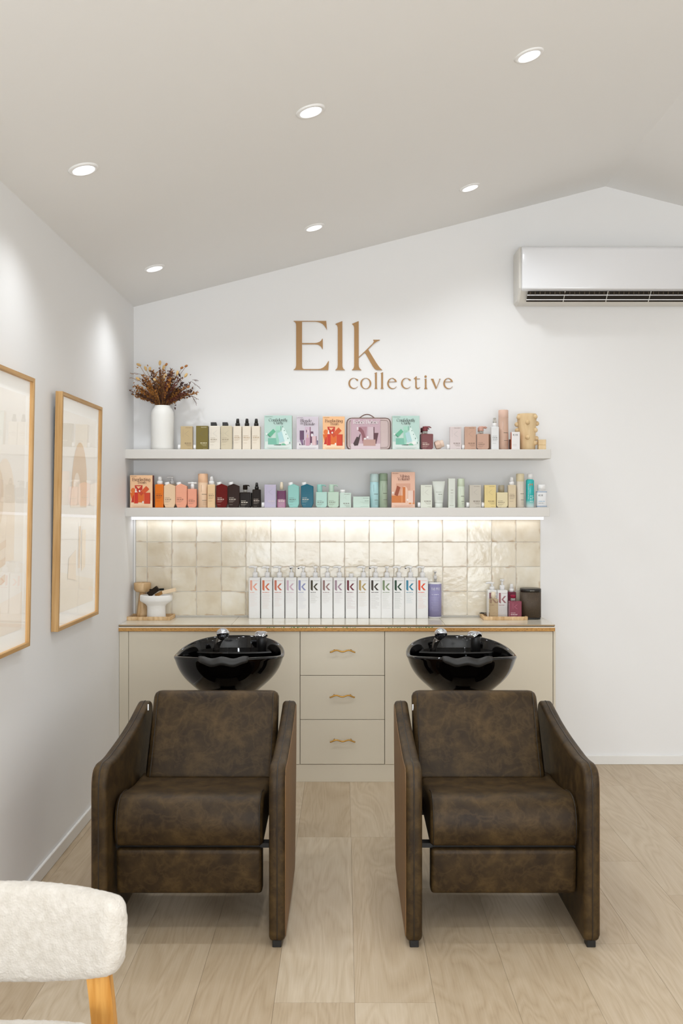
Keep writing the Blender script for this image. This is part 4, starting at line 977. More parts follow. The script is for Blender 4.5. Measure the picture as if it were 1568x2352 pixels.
q = MB(); q.lathe([(.020, .036), (.021, .038), (.021, .052), (.019, .054)], pm_((226, 202, 184), .4), 20); q.xf(Matrix.Translation((-.026, 0, .0245)) @ Matrix.Rotation(math.radians(72), 4, 'Y')); q.build('lid', t)
block('pale blush pink rectangular bottle with white side cap', 1033, 1059, 980, (214, 200, 198), 'u', D=5.66)
block('dusty rose rectangular bottle with white side cap', 1067, 1093, 980, (196, 158, 136), 'u', D=5.66)
chamf('rose brown pump bottle hidden behind the front rose one', 1098, 1126.5, 997, (150, 112, 88), 'u', hd((196, 150, 130), -.3, ph=10, nk=6), D=5.73)
chamf('dusty rose pump bottle with clear neck beside the rose block', 1095, 1122.5, 996.4, (196, 158, 138), 'u', hd((206, 160, 144), -.12), D=5.66)
square('white square spray bottle with clear overcap on the upper shelf', 1127.8, 1145.7, 980, (226, 226, 225), 'u', 959, M_WHITE, D=5.66, mtN=M_CLEAR, ink=(120, 120, 116), neckr=.014)
can('tall rose beige hair spray can, tallest product on the upper shelf', 1146, 1168.8, 940.7, 959, (204, 170, 150), (222, 188, 170), 'u', D=5.665)
def k18(q, w_, hh, y):
    mi = mat('print_ink', (40, 38, 34), .5); puttext(q, 'K18', -.33*w_, .22*w_, hh*.78, hh*.88, y, mi)
    for k in range(3): bars(q, -.35*w_, .1*w_, hh*(.3-.05*k), .0011, y, mat('print_ink', (190, 180, 172), .5))
carton('small orange backed carton mostly hidden behind the white K18 one', 1169.8, 1188, 1009, (120, 58, 24), 'u', None, D=5.71, d_=.03, name='product_carton')
carton('small white carton reading K18 with orange side, in front of the knobbly vase', 1174.5, 1193.5, 991.9, (232, 228, 226), 'u', k18, D=5.655, d_=.03, side=(204, 92, 30), name='product_carton')
# knobbly vase
D = 5.72; cx, cz = X(1209.5, D), ZU
t = thing('knobbly_vase', 'pale sandy vase with round knobs all over, at the right of the upper shelf', 'vase', (cx, D, cz))
hv = hgt(951, D, ZU); r = .0575
q = MB(); q.lathe([(r*.80, 0), (r*.86, .003), (r*.86, hv*.2), (r*.9, hv*.5), (r*.99, hv*.85), (r*1.0, hv*.92), (r*.98, hv*.985), (r*.95, hv), (r*.8, hv), (r*.78, hv*.9)], M_PALEWOOD, 36); q.build('body', t)
knobs = [(1087, 172), (1245, 168), (1052, 240), (1165, 225), (1287, 230), (1083, 300), (1250, 300), (1165, 372), (1287, 378), (1248, 428)]
for (kx, ky) in knobs:
    px, py = 940+kx/4.356, 920+ky/4.356; xx = X(px, D)-cx; zz = Z(py, D)-cz; rk = r*(.86+.14*zz/hv)
    yy = -math.sqrt(max(0, rk*rk-xx*xx)) if abs(xx) < rk else 0
    q = MB(); q.ball((xx if abs(xx) < rk else math.copysign(rk+.004, xx), yy, zz), .0145, .0145, .0145, M_PALEWOOD, 12); q.build('knob', t)
for (a, zz) in ((60, .05), (95, .13), (125, .07), (75, .18)):
    rk = r*(.86+.14*zz/hv); q = MB(); q.ball((rk*math.cos(math.radians(a)), rk*math.sin(math.radians(a)), zz), .0145, .0145, .0145, M_PALEWOOD, 10); q.build('knob', t)
D = 5.66
for z0, z1, nm_ in ((0, .029, 'lower'), (.0295, .061, 'upper')):
    q = MB(); q.box(-.022, .022, -.02, .02, 0, z1-z0, M_PALEWOOD, .0015); o = q.build('wooden_block', None, (X(1246, D), D+.03, ZU+z0)); tag(o, '%s of two small pale wooden blocks stacked at the shelf end' % nm_, 'block', 'stacked wooden blocks')

# --- lower shelf, left to right
D = 5.655
carton('orange and peach gift box reading Everlasting Treats on the lower shelf', 298.5, 350, 1091.5, (242, 196, 152), 'l', everlast, d_=.05, side=(122, 26, 16))
square('bright orange square spray bottle with white sprayer', 355.5, 375, 1112.5, (226, 116, 16), 'l', 1094, M_WHITE, ink=(110, 50, 10), neckr=.0175, brand=.57)
cx, w_, z, D_ = place(379, 403, 'l', 5.74)
chamf('pale peach bottle with white pump, hidden behind the peach one', 379, 403, 1112, (222, 188, 150), 'l', lambda t, w_, hh: pump(t, .006, hh, .0135, .011, 17*U*1.02, .03, 180, M_WHITE), D=5.74, prt=False)
angled('pale peach angular bottle with tilted white cap, leftmost of the angular ones', 375.7, 402.3, 1111, (232, 200, 164))
angled('coral pink angular bottle with tilted white cap', 402.9, 429, 1111, (238, 166, 136))
def tnoz(t, w_, hh):
    q = MB(); q.lathe([(.011, hh), (.0105, hh+10*U), (.008, hh+11*U)], M_WHITE, 14); q.build('neck', t)
    q = MB(); q.tube([(-.026, 0, hh+13.6*U), (.026, 0, hh+13.6*U)], .0055, M_WHITE, 10); q.cyl((0, 0, hh+10*U), (0, 0, hh+16.5*U), .008, M_WHITE, n=12); q.build('t_nozzle', t)
chamf('small coral pink bottle with white t-shaped nozzle', 430.2, 451, 1123, (236, 160, 132), 'l', tnoz)
can('peach hair spray can with two-tone body, left end of the lower shelf', 453, 475.8, 1087.7, 1108, (230, 196, 164), (236, 192, 156), 'l')
square('pale apricot square spray bottle with white sprayer', 476, 493.8, 1113, (228, 194, 150), 'l', 1094, M_WHITE, neckr=.0165)
angled('dark red angular bottle with tilted white cap', 496, 522, 1111, (104, 20, 16), rough=.12)
angled('dark brown angular bottle with tilted white cap', 523.2, 549.6, 1111, (52, 34, 28), rough=.12)
chamf('black brown pump bottle partly hidden behind the front black one', 556, 578.5, 1131.5, (26, 20, 17), 'l', lambda t, w_, hh: None, D=5.73, prt=False)
chamf('squat black pump bottle with clear neck on the lower shelf', 550.6, 574.5, 1130.8, (34, 25, 20), 'l', hd((34, 26, 20), -.02, .0135, 10.5, 6.5, .026), rough=.15)
square('slim black spray bottle with black sprayer on the lower shelf', 579.3, 598, 1124, (34, 26, 20), 'l', 1108.3, M_BLK, ink=(220, 205, 190), neckr=.012, r=.005, brand=.44)
block('lilac rectangular bottle with white side cap', 607, 633.6, 1113, (186, 178, 200), 'l', ink=(216, 200, 196))
# two-phase purple bottle
cx, w_, z, D_ = place(636, 656, 'l'); hh = hgt(1124, D_, z)
t = thing('spray_bottle', 'two-tone purple clear spray bottle with cream nozzle', 'bottle', (cx, D_+.02, z), GRP['l'])
q = MB(); r_ = w_/2
q.loft([rr(w_-.003, .036, .006, 0), rr(w_, .038, .006, .002), rr(w_, .038, .006, hh*.45)], mat('bottle_plastic', (156, 98, 128), .12), False); q.build('lower_liquid', t)
q = MB(); q.loft([rr(w_, .038, .006, hh*.45), rr(w_, .038, .006, hh*.92)], mat('bottle_plastic', (104, 48, 84), .12), False); q.build('upper_liquid', t)
q = MB(); q.loft([rr(w_, .038, .006, hh*.92), rr(w_-.003, .036, .006, hh*.97), rr(w_*.5, .02, .006, hh)], M_CLEAR, False); q.build('shoulder', t)
q = MB(); q.lathe([(.0115, hh), (.0105, hh+8*U), (.008, hh+16*U), (.006, hh+17*U)], mat('cream_plastic', (226, 212, 188), .4), 16); q.build('nozzle', t)
prints(t, 0, hh, w_, .038, (104, 48, 84), None, 'l', False, zline=.42)
angled('aqua green angular bottle with tilted white cap', 661, 686.8, 1111.5, (130, 188, 178), rough=.2)
angled('deep teal angular bottle with tilted white cap', 691, 719.5, 1111.5, (14, 96, 116), rough=.12)
chamf('mint green pump bottle, the left one of two mint pumps', 725, 751, 1130, (170, 206, 194), 'l', hd((150, 200, 190), -.17, .0155, 17.5, 0, .038))
chamf('paler sage mint pump bottle, the right one of two mint pumps', 752.5, 778, 1130, (182, 204, 184), 'l', hd((184, 208, 190), -.17, .0145, 17.5, 0, .038))
cx, w_, z, D_ = place(780.2, 806, 'l'); hh = hgt(1132, D_, z)
t = block('pale mint short bottle with white cap on top', 780.2, 806, 1132, (198, 216, 204), 'l', cap=False)
q = MB(); q.lathe([(.0155, hh), (.0155, hh+6.6*U), (.0145, hh+7.2*U)], M_CAPW, 18, (-w_*.26, 0)); q.build('cap', t)
def lowbox(q, w_, hh, y):
    mi = mat('print_ink', (100, 120, 100), .5); puttext(q, 'KEVIN.MURPHY', .1*w_, .46*w_, hh*.82, hh*.89, y, mi)
    bars(q, .2*w_, .46*w_, hh*.6, .002, y, mi, 2)
    for k in range(3): bars(q, (-.1+.1*k)*w_, .46*w_, hh*(.5-.06*k), .0008, y, mat('print_ink', (170, 186, 170), .5), 5)
    bars(q, -.05*w_, .46*w_, hh*.1, .0012, y, mat('print_ink', (160, 176, 160), .5), 5)
carton('low wide pale mint carton beside the aqua spray can', 810.8, 848.5, 1140.6, (198, 218, 206), 'l', lowbox, name='product_carton')
can('pale aqua tall spray can, left of the sage one', 849.8, 869.9, 1088, 1107, (170, 206, 208), (188, 210, 208), 'l', D=5.66)
can('sage green tall spray can beside the aqua one', 870.6, 890.3, 1087, 1104, (158, 172, 150), (142, 160, 136), 'l', D=5.66)
carton('peach gift box reading Vibing Volume', 898.8, 952.7, 1084.3, (228, 182, 158), 'l', vibing, side=(120, 60, 40), d_=.035)
block('ivory mint rectangular bottle with white side cap', 965.9, 992, 1114, (216, 218, 204), 'l')
# squeeze tube standing on its cap
cx, w_, z, D_ = place(993, 1023, 'l'); hh = hgt(1105, D_, z)
t = thing('squeeze_tube', 'white squeeze tube standing on its cap, wider at the top', 'tube', (cx, D_+.018, z), GRP['l'])
q = MB(); M_T = pm_((218, 222, 214), .3)
q.loft([[(a*math.cos(2*math.pi*k/24), b_*math.sin(2*math.pi*k/24), zz) for k in range(24)] for a, b_, zz in ((.0235, .018, .028), (.025, .018, .032), (.030, .013, hh*.6), (.0385, .002, hh-.004), (.0385, .0015, hh))], M_T, True); q.build('body', t)
q = MB(); q.lathe([(.022, 0), (.0235, .002), (.0235, .027)], M_T, 24); q.build('cap', t)
q = MB(); mi = mat('print_ink', (120, 124, 100), .5); y = -.0175; puttext(q, 'KEVIN.MURPHY', -.018, .018, hh*.57, hh*.57+.0045, y, mi); bars(q, -.004, .018, hh*.49, .003, y, mi, 2)
for k in range(3): bars(q, -.012, .017, hh*(.40-.05*k), .0012, -.019, mat('print_ink', (176, 180, 168), .5))
q.build('printed_text', t)
def slim(q, w_, hh, y):
    mi = mat('print_ink', (130, 124, 100), .5)
    for k, v in enumerate((.6, .5)): bars(q, -.15*w_, .2*w_, hh*v, .002, y, mi, 1)
    for k in range(10): bars(q, -.2*w_, .2*w_, hh*(.42-.03*k), .001, y, mat('print_ink', (190, 192, 180), .5), 2)
    bars(q, -.3*w_, .3*w_, hh*.07, .002, y, mi, 2)
carton('tall slim white carton right of the squeeze tube', 1029.4, 1045, 1099, (214, 218, 208), 'l', slim, name='product_carton', d_=.035, side=(190, 196, 168))
can('pale green slim spray can beside the slim white carton', 1050.9, 1067.4, 1099, 1117, (208, 216, 196), (202, 212, 188), 'l')
block('grey beige rectangular bottle with white side cap on the lower shelf', 1078, 1104.5, 1114, (196, 188, 174), 'l')
block('pale yellow rectangular bottle with white side cap', 1112.5, 1138.7, 1114, (224, 202, 138), 'l')
def yhead(t, w_, hh):
    q = MB(); q.lathe([(.0165, hh), (.0165, hh+15*U), (.015, hh+16.4*U)], pm_((226, 202, 134), .4), 20, (-.003, 0)); q.build('pump', t)
    q = MB(); q.lathe([(.0178, hh+.0005), (.0178, hh+16.8*U)], M_CLEAR, 20, (-.003, 0)); q.build('clear_overcap', t)
chamf('small cream yellow bottle with yellow pump under a clear cap', 1140.5, 1166, 1131, (222, 208, 168), 'l', yhead)
square('beige square spray bottle with white sprayer near the right end', 1167, 1185, 1114, (214, 196, 164), 'l', 1095.5, M_WHITE, neckr=.0155)
can('cream tall spray can near the right end of the lower shelf', 1186.5, 1205, 1087.7, 1105.5, (214, 204, 188), (220, 206, 172), 'l')
# turquoise aerosol
cx, w_, z, D_ = place(1209, 1228, 'l'); hh = hgt(1101, D_, z); r = w_/2
t = thing('spray_can', 'turquoise spray can with white cap and orange letter M', 'spray can', (cx, D_+r, z), GRP['l'])
k = NT('turquoise_fade'); tc = k.n('TexCoord'); sp = k.n('SeparateXYZ'); k.l(tc.outputs['Object'], sp.inputs[0])
k.l(k.ramp([(.0, (216, 226, 224)), (.012, (200, 222, 220)), (.045, (70, 190, 186)), (.07, (40, 178, 176))], sp.outputs[2]), k.b.inputs['Base Color']); k.b.inputs['Roughness'].default_value = .25
q = MB(); q.lathe([(r-.002, 0), (r, .002), (r, hh-.008), (r-.002, hh-.003), (r*.72, hh)], k.m, 32); q.build('body', t)
q = MB(); q.lathe([(r*.64, hh-.001), (r*.64, hh+11.5*U), (r*.55, hh+12.8*U), (r*.3, hh+13.2*U)], M_WHITE, 28); q.build('cap', t)
q = MB(); mo = mat('print_ink', (206, 116, 52), .5); mw = mat('print_ink', (226, 240, 238), .5)
def wrap(q, b0):
    for i_ in range(b0, len(q.v)):
        x, y, zz = q.v[i_]; a = x/r; q.v[i_] = (math.sin(a)*(r+.0005), -math.cos(a)*(r+.0005), zz)
b0 = len(q.v); puttext(q, 'M', -.006, .012, hh*.76, hh*.76+.016, 0, mo); puttext(q, 'MOROCCANOIL', -.0165, -.0105, hh*.3, hh*.85, 0, mw, True)
for zz, L in ((.4, .022), (.345, .024), (.30, .018), (.22, .02)): bars(q, -.005, -.005+L, hh*zz, .003, 0, mw, 2)
wrap(q, b0); q.build('printed_text', t)
# K18 bottle
cx, w_, z, D_ = place(1233, 1257, 'l'); hh = hgt(1127.6, D_, z); r = w_/2
t = thing('shampoo_bottle', 'white bottle reading K18 with two blue bands, at the shelf end', 'bottle', (cx, D_+r*.8, z), GRP['l'])
q = MB(); q.loft([rr(w_-.004, w_*.7, .014, 0), rr(w_, w_*.75, .016, .002), rr(w_, w_*.75, .016, hh-.003), rr(w_-.008, w_*.65, .014, hh)], pm_((226, 226, 226), .3), True); q.build('body', t)
q = MB(); q.lathe([(r*.76, hh), (r*.78, hh+12.6*U), (r*.7, hh+14.4*U)], M_WHITE, 24); q.build('cap', t)
q = MB(); mb_ = mat('print_ink', (54, 118, 168), .5)
for zz in (hh-.004-.003, .0065):
    q = MB(); q.loft([rr(w_+.0008, w_*.75+.0008, .016, zz+a) for a in (0, .003)], mb_, True, caps=False); q.build('blue_band', t)
q = MB(); y = -w_*.375-.0005; puttext(q, 'K18', -.021, .003, hh*.68, hh*.68+.0115, y, mat('print_ink', (44, 44, 44), .5)); bars(q, -.022, .016, hh*.36, .0035, y, mat('print_ink', (150, 180, 206), .5), 2); bars(q, -.022, .01, hh*.26, .003, y, mat('print_ink', (160, 160, 160), .5), 2); q.build('printed_text', t)

# --- the white litre bottles on the worktop
kc = [(('salmon pink'), (236, 170, 148)), ('burnt orange', (212, 112, 74)), ('terracotta', (200, 112, 86)), ('pale mauve', (208, 178, 192)), ('periwinkle blue', (142, 146, 190)), ('olive black', (56, 44, 8)), ('taupe', (150, 118, 114)), ('dusty lilac', (164, 138, 152)), ('burgundy', (112, 30, 46)), ('khaki gold', (180, 154, 96)), ('dark brown', (56, 40, 28)), ('sage green', (130, 146, 110)), ('dark green', (22, 64, 38)), ('turquoise blue', (50, 134, 164)), ('vivid orange red', (232, 74, 22))]
xs_ = [37, 133, 228, 323, 416, 511, 606, 700, 795, 889, 985, 1074, 1168, 1259, 1353]
aim = [170, 215, 180, 265, 222, 270, 180, 180, None, 190, 205, 270, 190, 215, 195]
tips = {3, 4, 10, 13}
DB = 5.765
M_LITRE = mat('bottle_white', (234, 233, 231), .3)
def kshape(q, x0, z0, s, y, mt):
    # s = height of the whole letter
    st_ = [(0, .12), (.02, .07), (.06, .03), (.12, .0), (.21, -.03), (.21, 1), (0, 1)]
    q.poly([(x0+a*s, y, z0+b_*s) for a, b_ in st_], mt)
    for pl in ([(.26, .36), (.53, .69), (.72, .69), (.43, .36)], [(.26, .36), (.43, .36), (.74, .02), (.53, .02)]):
        q.poly([(x0+a*s, y, z0+b_*s) for a, b_ in pl], mt)
def litre(label, px0, px1, yt, col, ang, tip, D=DB, topy=1301, group=GRP['c'], rear=None):
    cx, w_, z, D = place(px0, px1, 'c', D); d_ = .06; hh = hgt(yt, D, z)
    t = thing('litre_bottle', label, 'bottle', (cx, D+d_/2, rear or z), group); U2 = D/F
    q = MB(); q.loft([rr(w_-.003, d_-.003, .004, 0), rr(w_, d_, .005, .002), rr(w_, d_, .005, hh-.006), rr(w_-.003, d_-.003, .006, hh-.002), rr(w_-.010, d_-.01, .006, hh)], M_LITRE, False); q.build('body', t)
    q = MB(); mi = mat('k_ink', col, .5); y = -d_/2-.0004; x0 = -w_/2+3.3*U2; kshape(q, x0, hh-29.5*U2, 23.5*U2, y, mi); q.build('letter_k', t)
    q = MB(); puttext(q, 'KEVIN.MURPHY', x0+7*U2, x0+20*U2, hh-7.6*U2, hh-6.3*U2, y, mi); bars(q, x0, x0+random.uniform(10, 17)*U2, hh-34.5*U2, 1.2*U2, y, mi, 2)
    mi2 = mat('print_ink', blend(col, (228, 226, 222), .72), .5); n = random.choice([9, 12, 14])
    for k in range(n): bars(q, x0, x0+random.uniform(9, 19)*U2, hh-(38+2.5*k)*U2, .4*U2, y, mi2, 4)
    q.build('printed_text', t)
    if ang is None:
        q = MB(); q.lathe([(.0145, hh), (.0145, hh+8*U2), (.0135, hh+9*U2)], M_CAPW, 18); q.build('cap', t)
    else: pump(t, .002, hh, .0155, .0125, (yt-topy)*U2, .038, ang, M_WHITE, tip=tip)
    return t
for i_, ((nm_, col), xx) in enumerate(zip(kc, xs_)):
    px0 = 560+xx/3.409
    litre('tall white %s bottle with a large %s letter k' % ('capped' if aim[i_] is None else 'pump', nm_), px0, px0+26.2, 1326.8, col, aim[i_], i_ in tips)
# lavender round bottle
cx, w_, z, D_ = place(984, 1015, 'c', 5.755); hh = hgt(1338, D_, z); r = w_/2
t = thing('pump_bottle', 'lavender round pump bottle reading FAB PRO at the end of the white row', 'bottle', (cx, D_+r, z), GRP['c'])
q = MB(); q.lathe([(r-.003, 0), (r, .003), (r, hh-.006), (r-.005, hh)], M_LITRE, 36); q.build('body', t)
q = MB(); q.lathe([(r+.0005, .010), (r+.0005, hh-.010)], mat('lavender_label', (146, 142, 182), .4), 36); 
b0 = len(q.v); mw = mat('print_ink', (222, 220, 232), .5); puttext(q, 'FAB PRO', -.024, .03, hh*.78, hh*.86, 0, mw)
bars(q, -.022, .022, hh*.66, .003, 0, mw, 2)
for k in range(9): bars(q, -.024+.003*(k % 3), .024-.003*(k % 2), hh*(.58-.045*k), .0012, 0, mat('print_ink', (190, 188, 212), .5), 4)
r2 = r+.0012
for i2 in range(b0, len(q.v)):
    x, y, zz = q.v[i2]; q.v[i2] = (math.sin(x/r2)*r2, -math.cos(x/r2)*r2, zz)
q.build('label', t)
pump(t, .003, hh, .0105, .0085, 18*D_/F, .02, 262, mat('pearl_plastic', (222, 220, 218), .3), neck=.018, tip=True)

# --- left tray group
def tray(label, x0, x1, y0, y1):
    t = thing('wooden_tray', label, 'tray', ((x0+x1)/2, (y0+y1)/2, ZC), 'scalloped wooden trays on the worktop'); W_, D_ = (x1-x0)/2, (y1-y0)/2
    n = 64; pl = []
    base = roundpoly([(-W_, -D_), (W_, -D_), (W_, D_), (-W_, D_)], .012, 4)
    # densify with a scalloped outline
    per = []
    N = len(base)
    for i_ in range(N):
        a, b_ = Vector(base[i_]), Vector(base[(i_+1) % N]); L = (b_-a).length; m_ = max(1, int(L/.005))
        for k in range(m_): per.append(a+(b_-a)*k/m_)
    tot = 0; prev = per[0]; outl = []
    for i_, p in enumerate(per):
        tot += (p-prev).length; prev = p; nn = (per[(i_+1) % len(per)]-per[i_-1]).normalized(); nv = Vector((nn.y, -nn.x))
        outl.append(p+nv*.0022*math.cos(tot/.030*2*math.pi))
    q = MB(); q.loft([[(p.x*.985, p.y*.985, 0) for p in outl], [(p.x, p.y, .003) for p in outl], [(p.x, p.y, .019) for p in outl], [(p.x*.99, p.y*.985, .021) for p in outl], [(p.x*(1-.009/W_), p.y*(1-.009/D_), .021) for p in outl], [(p.x*(1-.011/W_), p.y*(1-.011/D_), .008) for p in outl]], M_MANGO, False); q.build('dish', t)
    return t
tray('scalloped wooden tray under the white pedestal bowl, left end of worktop', X(287.8, 5.67), X(392, 5.67), 5.66, 5.835)
D = 5.775; cx = X(327, D); zb = ZC+.0085
t = thing('wooden_goblet', 'turned wooden pedestal stand behind the white bowl', 'ornament', (cx, D, zb))
hh = Z(1338, D)-zb
q = MB(); q.lathe([(.034, 0), (.036, .004), (.033, .03), (.024, hh*.5), (.017, hh*.70), (.017, hh*.72)], M_MANGO, 28); q.build('stem', t)
q = MB(); q.lathe([(.018, hh*.715), (.04, hh*.74), (.05, hh*.80), (.051, hh*.97), (.048, hh), (.04, hh), (.036, hh*.9)], M_MANGO, 28); q.build('cup', t)
D = 5.715; cx = X(358.8, D); hh = Z(1366.5, D)-zb
bowl_t = thing('pedestal_bowl', 'white textured ceramic pedestal bowl filled with small sample boxes', 'bowl', (cx, D, zb))
q = MB(); R0 = .097*1.0
prof = [(.055, 0), (.057, .004), (.054, .05), (.055, hh*.52), (.062, hh*.6), (.094, hh*.74), (.097, hh*.80), (.0965, hh*.96), (.094, hh), (.089, hh), (.087, hh*.86), (.06, hh*.76), (.02, hh*.74)]
rings = []
for r, z in prof:
    rings.append([(r*(1+.012*math.sin(5*a+z*40))*math.cos(a), r*(1+.012*math.sin(3*a+1))*math.sin(a)*.72, z) for a in [2*math.pi*k/30 for k in range(30)]])
q.loft(rings, mat('white_papier_mache', (236, 233, 228), .75, bump=(60, .5)), True); q.build('body', bowl_t)
def tilted(name, label, sx, sy, sz, loc, rot, m_, cat='box', extra=None):
    q = MB(); q.box(-sx/2, sx/2, -sy/2, sy/2, -sz/2, sz/2, m_, .001); 
    if extra: extra(q)
    o = q.build(name); o.location = loc; o.rotation_euler = [math.radians(a) for a in rot]; tag(o, label, cat, 'sample boxes in the white bowl'); return o
zt_ = zb+hh
def P(px, py, D): return (X(px, D), D, Z(py, D))
tilted('sample_box', 'dark brown small box leaning out of the white bowl', .068, .03, .032, P(352, 1358.5, 5.70), (0, -36, 0), mat('dark_card', (36, 26, 14), .6, spec=.15))
tilted('sample_box', 'cream small box leaning out of the right of the white bowl', .080, .03, .021, P(388.5, 1357.5, 5.70), (0, -13, 0), mat('carton_board', (230, 204, 170), .5))
tilted('sample_tube', 'black slim tube lying across the white bowl', .085, .016, .012, P(360, 1354.5, 5.735), (0, -4, 0), mat('bottle_plastic', (18, 26, 24), .3), 'tube')
tilted('sample_box', 'amber small box sunk in the white bowl between the others', .05, .025, .02, P(366, 1364, 5.725), (0, -25, 0), mat('carton_board', (170, 120, 50), .5))

# --- right tray group
tray('scalloped wooden tray of hair products beside the speaker, right end of worktop', X(1110, 5.68), X(1211, 5.68), 5.67, 5.835)
ztr = ZC+.0085
litre('white pump bottle with mauve k in the right tray, the left one', 1119.8, 1141, 1358.5, (150, 104, 112), 180, False, D=5.765, topy=1341.5, rear=ztr)
litre('white pump bottle with mauve k in the right tray, nearer the middle', 1141.8, 1165.9, 1359, (166, 112, 116), 262, False, D=5.765, topy=1334, rear=ztr)
for o in bpy.data.objects:
    pass
cx, w_, _, D_ = place(1124, 1144, 'c', 5.70); hh = Z(1375, D_)-ztr
t = thing('serum_bottle', 'clear amber serum bottle with cream cap in front of the white bottles', 'bottle', (cx, D_+.02, ztr), GRP['c'])
q = MB(); q.loft([rr(w_-.003, .037, .005, 0), rr(w_, .04, .006, .002), rr(w_, .04, .006, hh-.004), rr(w_*.6, .024, .006, hh)], mat('amber_liquid', (238, 220, 188), .06, trans=.88), False); q.build('body', t)
q = MB(); q.lathe([(.014, hh), (.014, hh+.022), (.012, hh+.038), (.011, hh+.0385)], mat('cream_plastic', (226, 212, 188), .4), 18); q.build('cap', t)
cx, w_, _, D_ = place(1166.5, 1185, 'c', 5.765); hh = Z(1360, D_)-ztr
t = thing('spray_bottle', 'plum square spray bottle with white nozzle, behind the plum pump bottle', 'bottle', (cx, D_+.022, ztr), GRP['c'])
q = MB(); q.loft([rr(w_, .044, .004, 0), rr(w_, .044, .004, hh-.002), rr(w_-.004, .04, .004, hh)], pm_((112, 44, 62), .25), False); q.build('body', t)
sprayer(t, 0, hh, .0145, 18*D_/F, M_WHITE)
cx, w_, _, D_ = place(1169.8, 1197.8, 'c', 5.69); hh = Z(1381, D_)-ztr
t = thing('treatment_bottle', 'plum pump bottle with clear neck at the right of the tray', 'bottle', (cx, D_+.02, ztr), GRP['c'])
q = MB(); q.prism(roundpoly([(-w_/2, 0), (w_/2, 0), (w_/2, hh), (-w_/2, hh)], .005, 3), -.02, .02, mat('bottle_plastic', (134, 64, 80), .2), .003); q.build('body', t)
q = MB(); q.lathe([(.0135, hh), (.0135, hh+.018)], M_CLEAR, 16, (-.012, 0)); q.build('clear_neck', t)
q = MB(); q.lathe([(.0155, hh+.018), (.0155, hh+.034), (.013, hh+.036)], pm_((140, 32, 58), .35), 16, (-.012, 0)); q.build('pump', t)
prints(t, 0, hh, w_, .04, (134, 64, 80), (226, 206, 206), 'l', False, zline=.30, lines=2); emboss_k(t, w_, hh, .04, (134, 64, 80), 1.25)
# speaker
D = 5.70; cx = X(1221.7, D); hw = 23.2*D/F; hh = Z(1352.8, D)-ZC
t = thing('speaker', 'black and brown mesh wireless speaker reading SONOS beside the tray', 'speaker', (cx, D+.055, ZC))
k = NT('speaker_mesh'); tc = k.n('TexCoord'); v = k.n('TexVoronoi', i_Scale=480.0); k.l(tc.outputs['Object'], v.inputs['Vector'])
k.l(k.ramp([(.2, (34, 26, 18)), (.6, (78, 62, 44))], v.outputs[0]), k.b.inputs['Base Color']); k.b.inputs['Roughness'].default_value = .6
q = MB(); q.loft([rr(hw*1.9, .10, .035, 0), rr(hw*1.96, .104, .035, .012)], M_BLK, True); q.build('base', t)
q = MB(); q.loft([rr(hw*2, .108, .036, z) for z in (.012, hh-.020)], k.m, True); q.build('grille', t)
q = MB(); q.loft([rr(hw*2.01, .109, .036, hh-.020), rr(hw*2.01, .109, .036, hh-.003), rr(hw*1.95, .104, .035, hh)], M_BLK, True); puttext(q, 'SONOS', -.013, .013, hh-.0135, hh-.009, -.0549, mat('print_ink', (190, 182, 170), .5)); q.build('top_band', t)
# cable beside the speaker
q = MB(); pts = [(X(1197, 5.76)+.004*math.sin(k*1.3), 5.80-.012*math.cos(k*.9), ZC+.003+.052*abs(math.sin(k*.42))) for k in range(14)]
q.tube(pts, .0022, M_BLK, 6); tag(q.build('power_cable'), 'black looped power cable between the tray and the speaker', 'cable')
q = MB(); q.tube([(X(1103, 5.8), 5.835, ZC+.0245), (X(1110, 5.8), 5.825, ZC+.024), (X(1118, 5.8), 5.80, ZC+.014), (X(1119, 5.8), 5.815, ZC+.026), (X(1106, 5.8), 5.838, ZC+.0265)], .0022, M_BLK, 6); tag(q.build('hair_tie'), 'black elastic band looped over the back left of the right tray', 'hair tie')

# ------------------------------------------------------------------ vase and dried flowers
D = 5.725; cx = X(373.2, D); hh = hgt(932, D, ZU)
t = thing('vase', 'tall matte white ceramic vase at the left of the upper shelf', 'vase', (cx, D, ZU))
R = 26*D/F
q = MB(); q.lathe([(R*.92, 0), (R*.97, .003), (R*.985, .02), (R, hh*.5), (R, hh*.78), (R*.97, hh*.85), (R*.86, hh*.915), (R*.74, hh*.955), (R*.70, hh*.97), (R*.70, hh), (R*.62, hh), (R*.62, hh*.95), (R*.8, hh*.8)], M_CERAM, 44); q.build('body', t)
vb = thing('dried_flowers', 'brown and gold dried flower bunch standing in the tall white vase', 'flowers', (cx, D, ZU+hh))
M_ST = mat('dried_stem', (150, 100, 44), .7); M_ST2 = mat('dark_stem', (92, 52, 26), .7); M_TAIL = mat('bunny_tail', (214, 176, 116), .95, sheen=.4); M_LF = mat('dark_leaf', (58, 30, 22), .6); M_RED = mat('russet_leaf', (92, 38, 20), .65); M_GOLD = mat('gold_leaf', (166, 108, 42), .7); M_POD = mat('seed_pod', (170, 110, 56), .6)
bx = lambda cxp, cyp: (280+cxp/7.127, 800+cyp/7.127)      # crop -> pixels
def T(cxp, cyp, dd=0): px, py = bx(cxp, cyp); return Vector((X(px, D+dd)-cx, dd, Z(py, D+dd)-(ZU+hh)))
rnd = random.Random(5)
def base_pt(): a = rnd.uniform(0, 2*math.pi); return Vector((R*.5*math.cos(a), R*.45*math.sin(a), -.01))
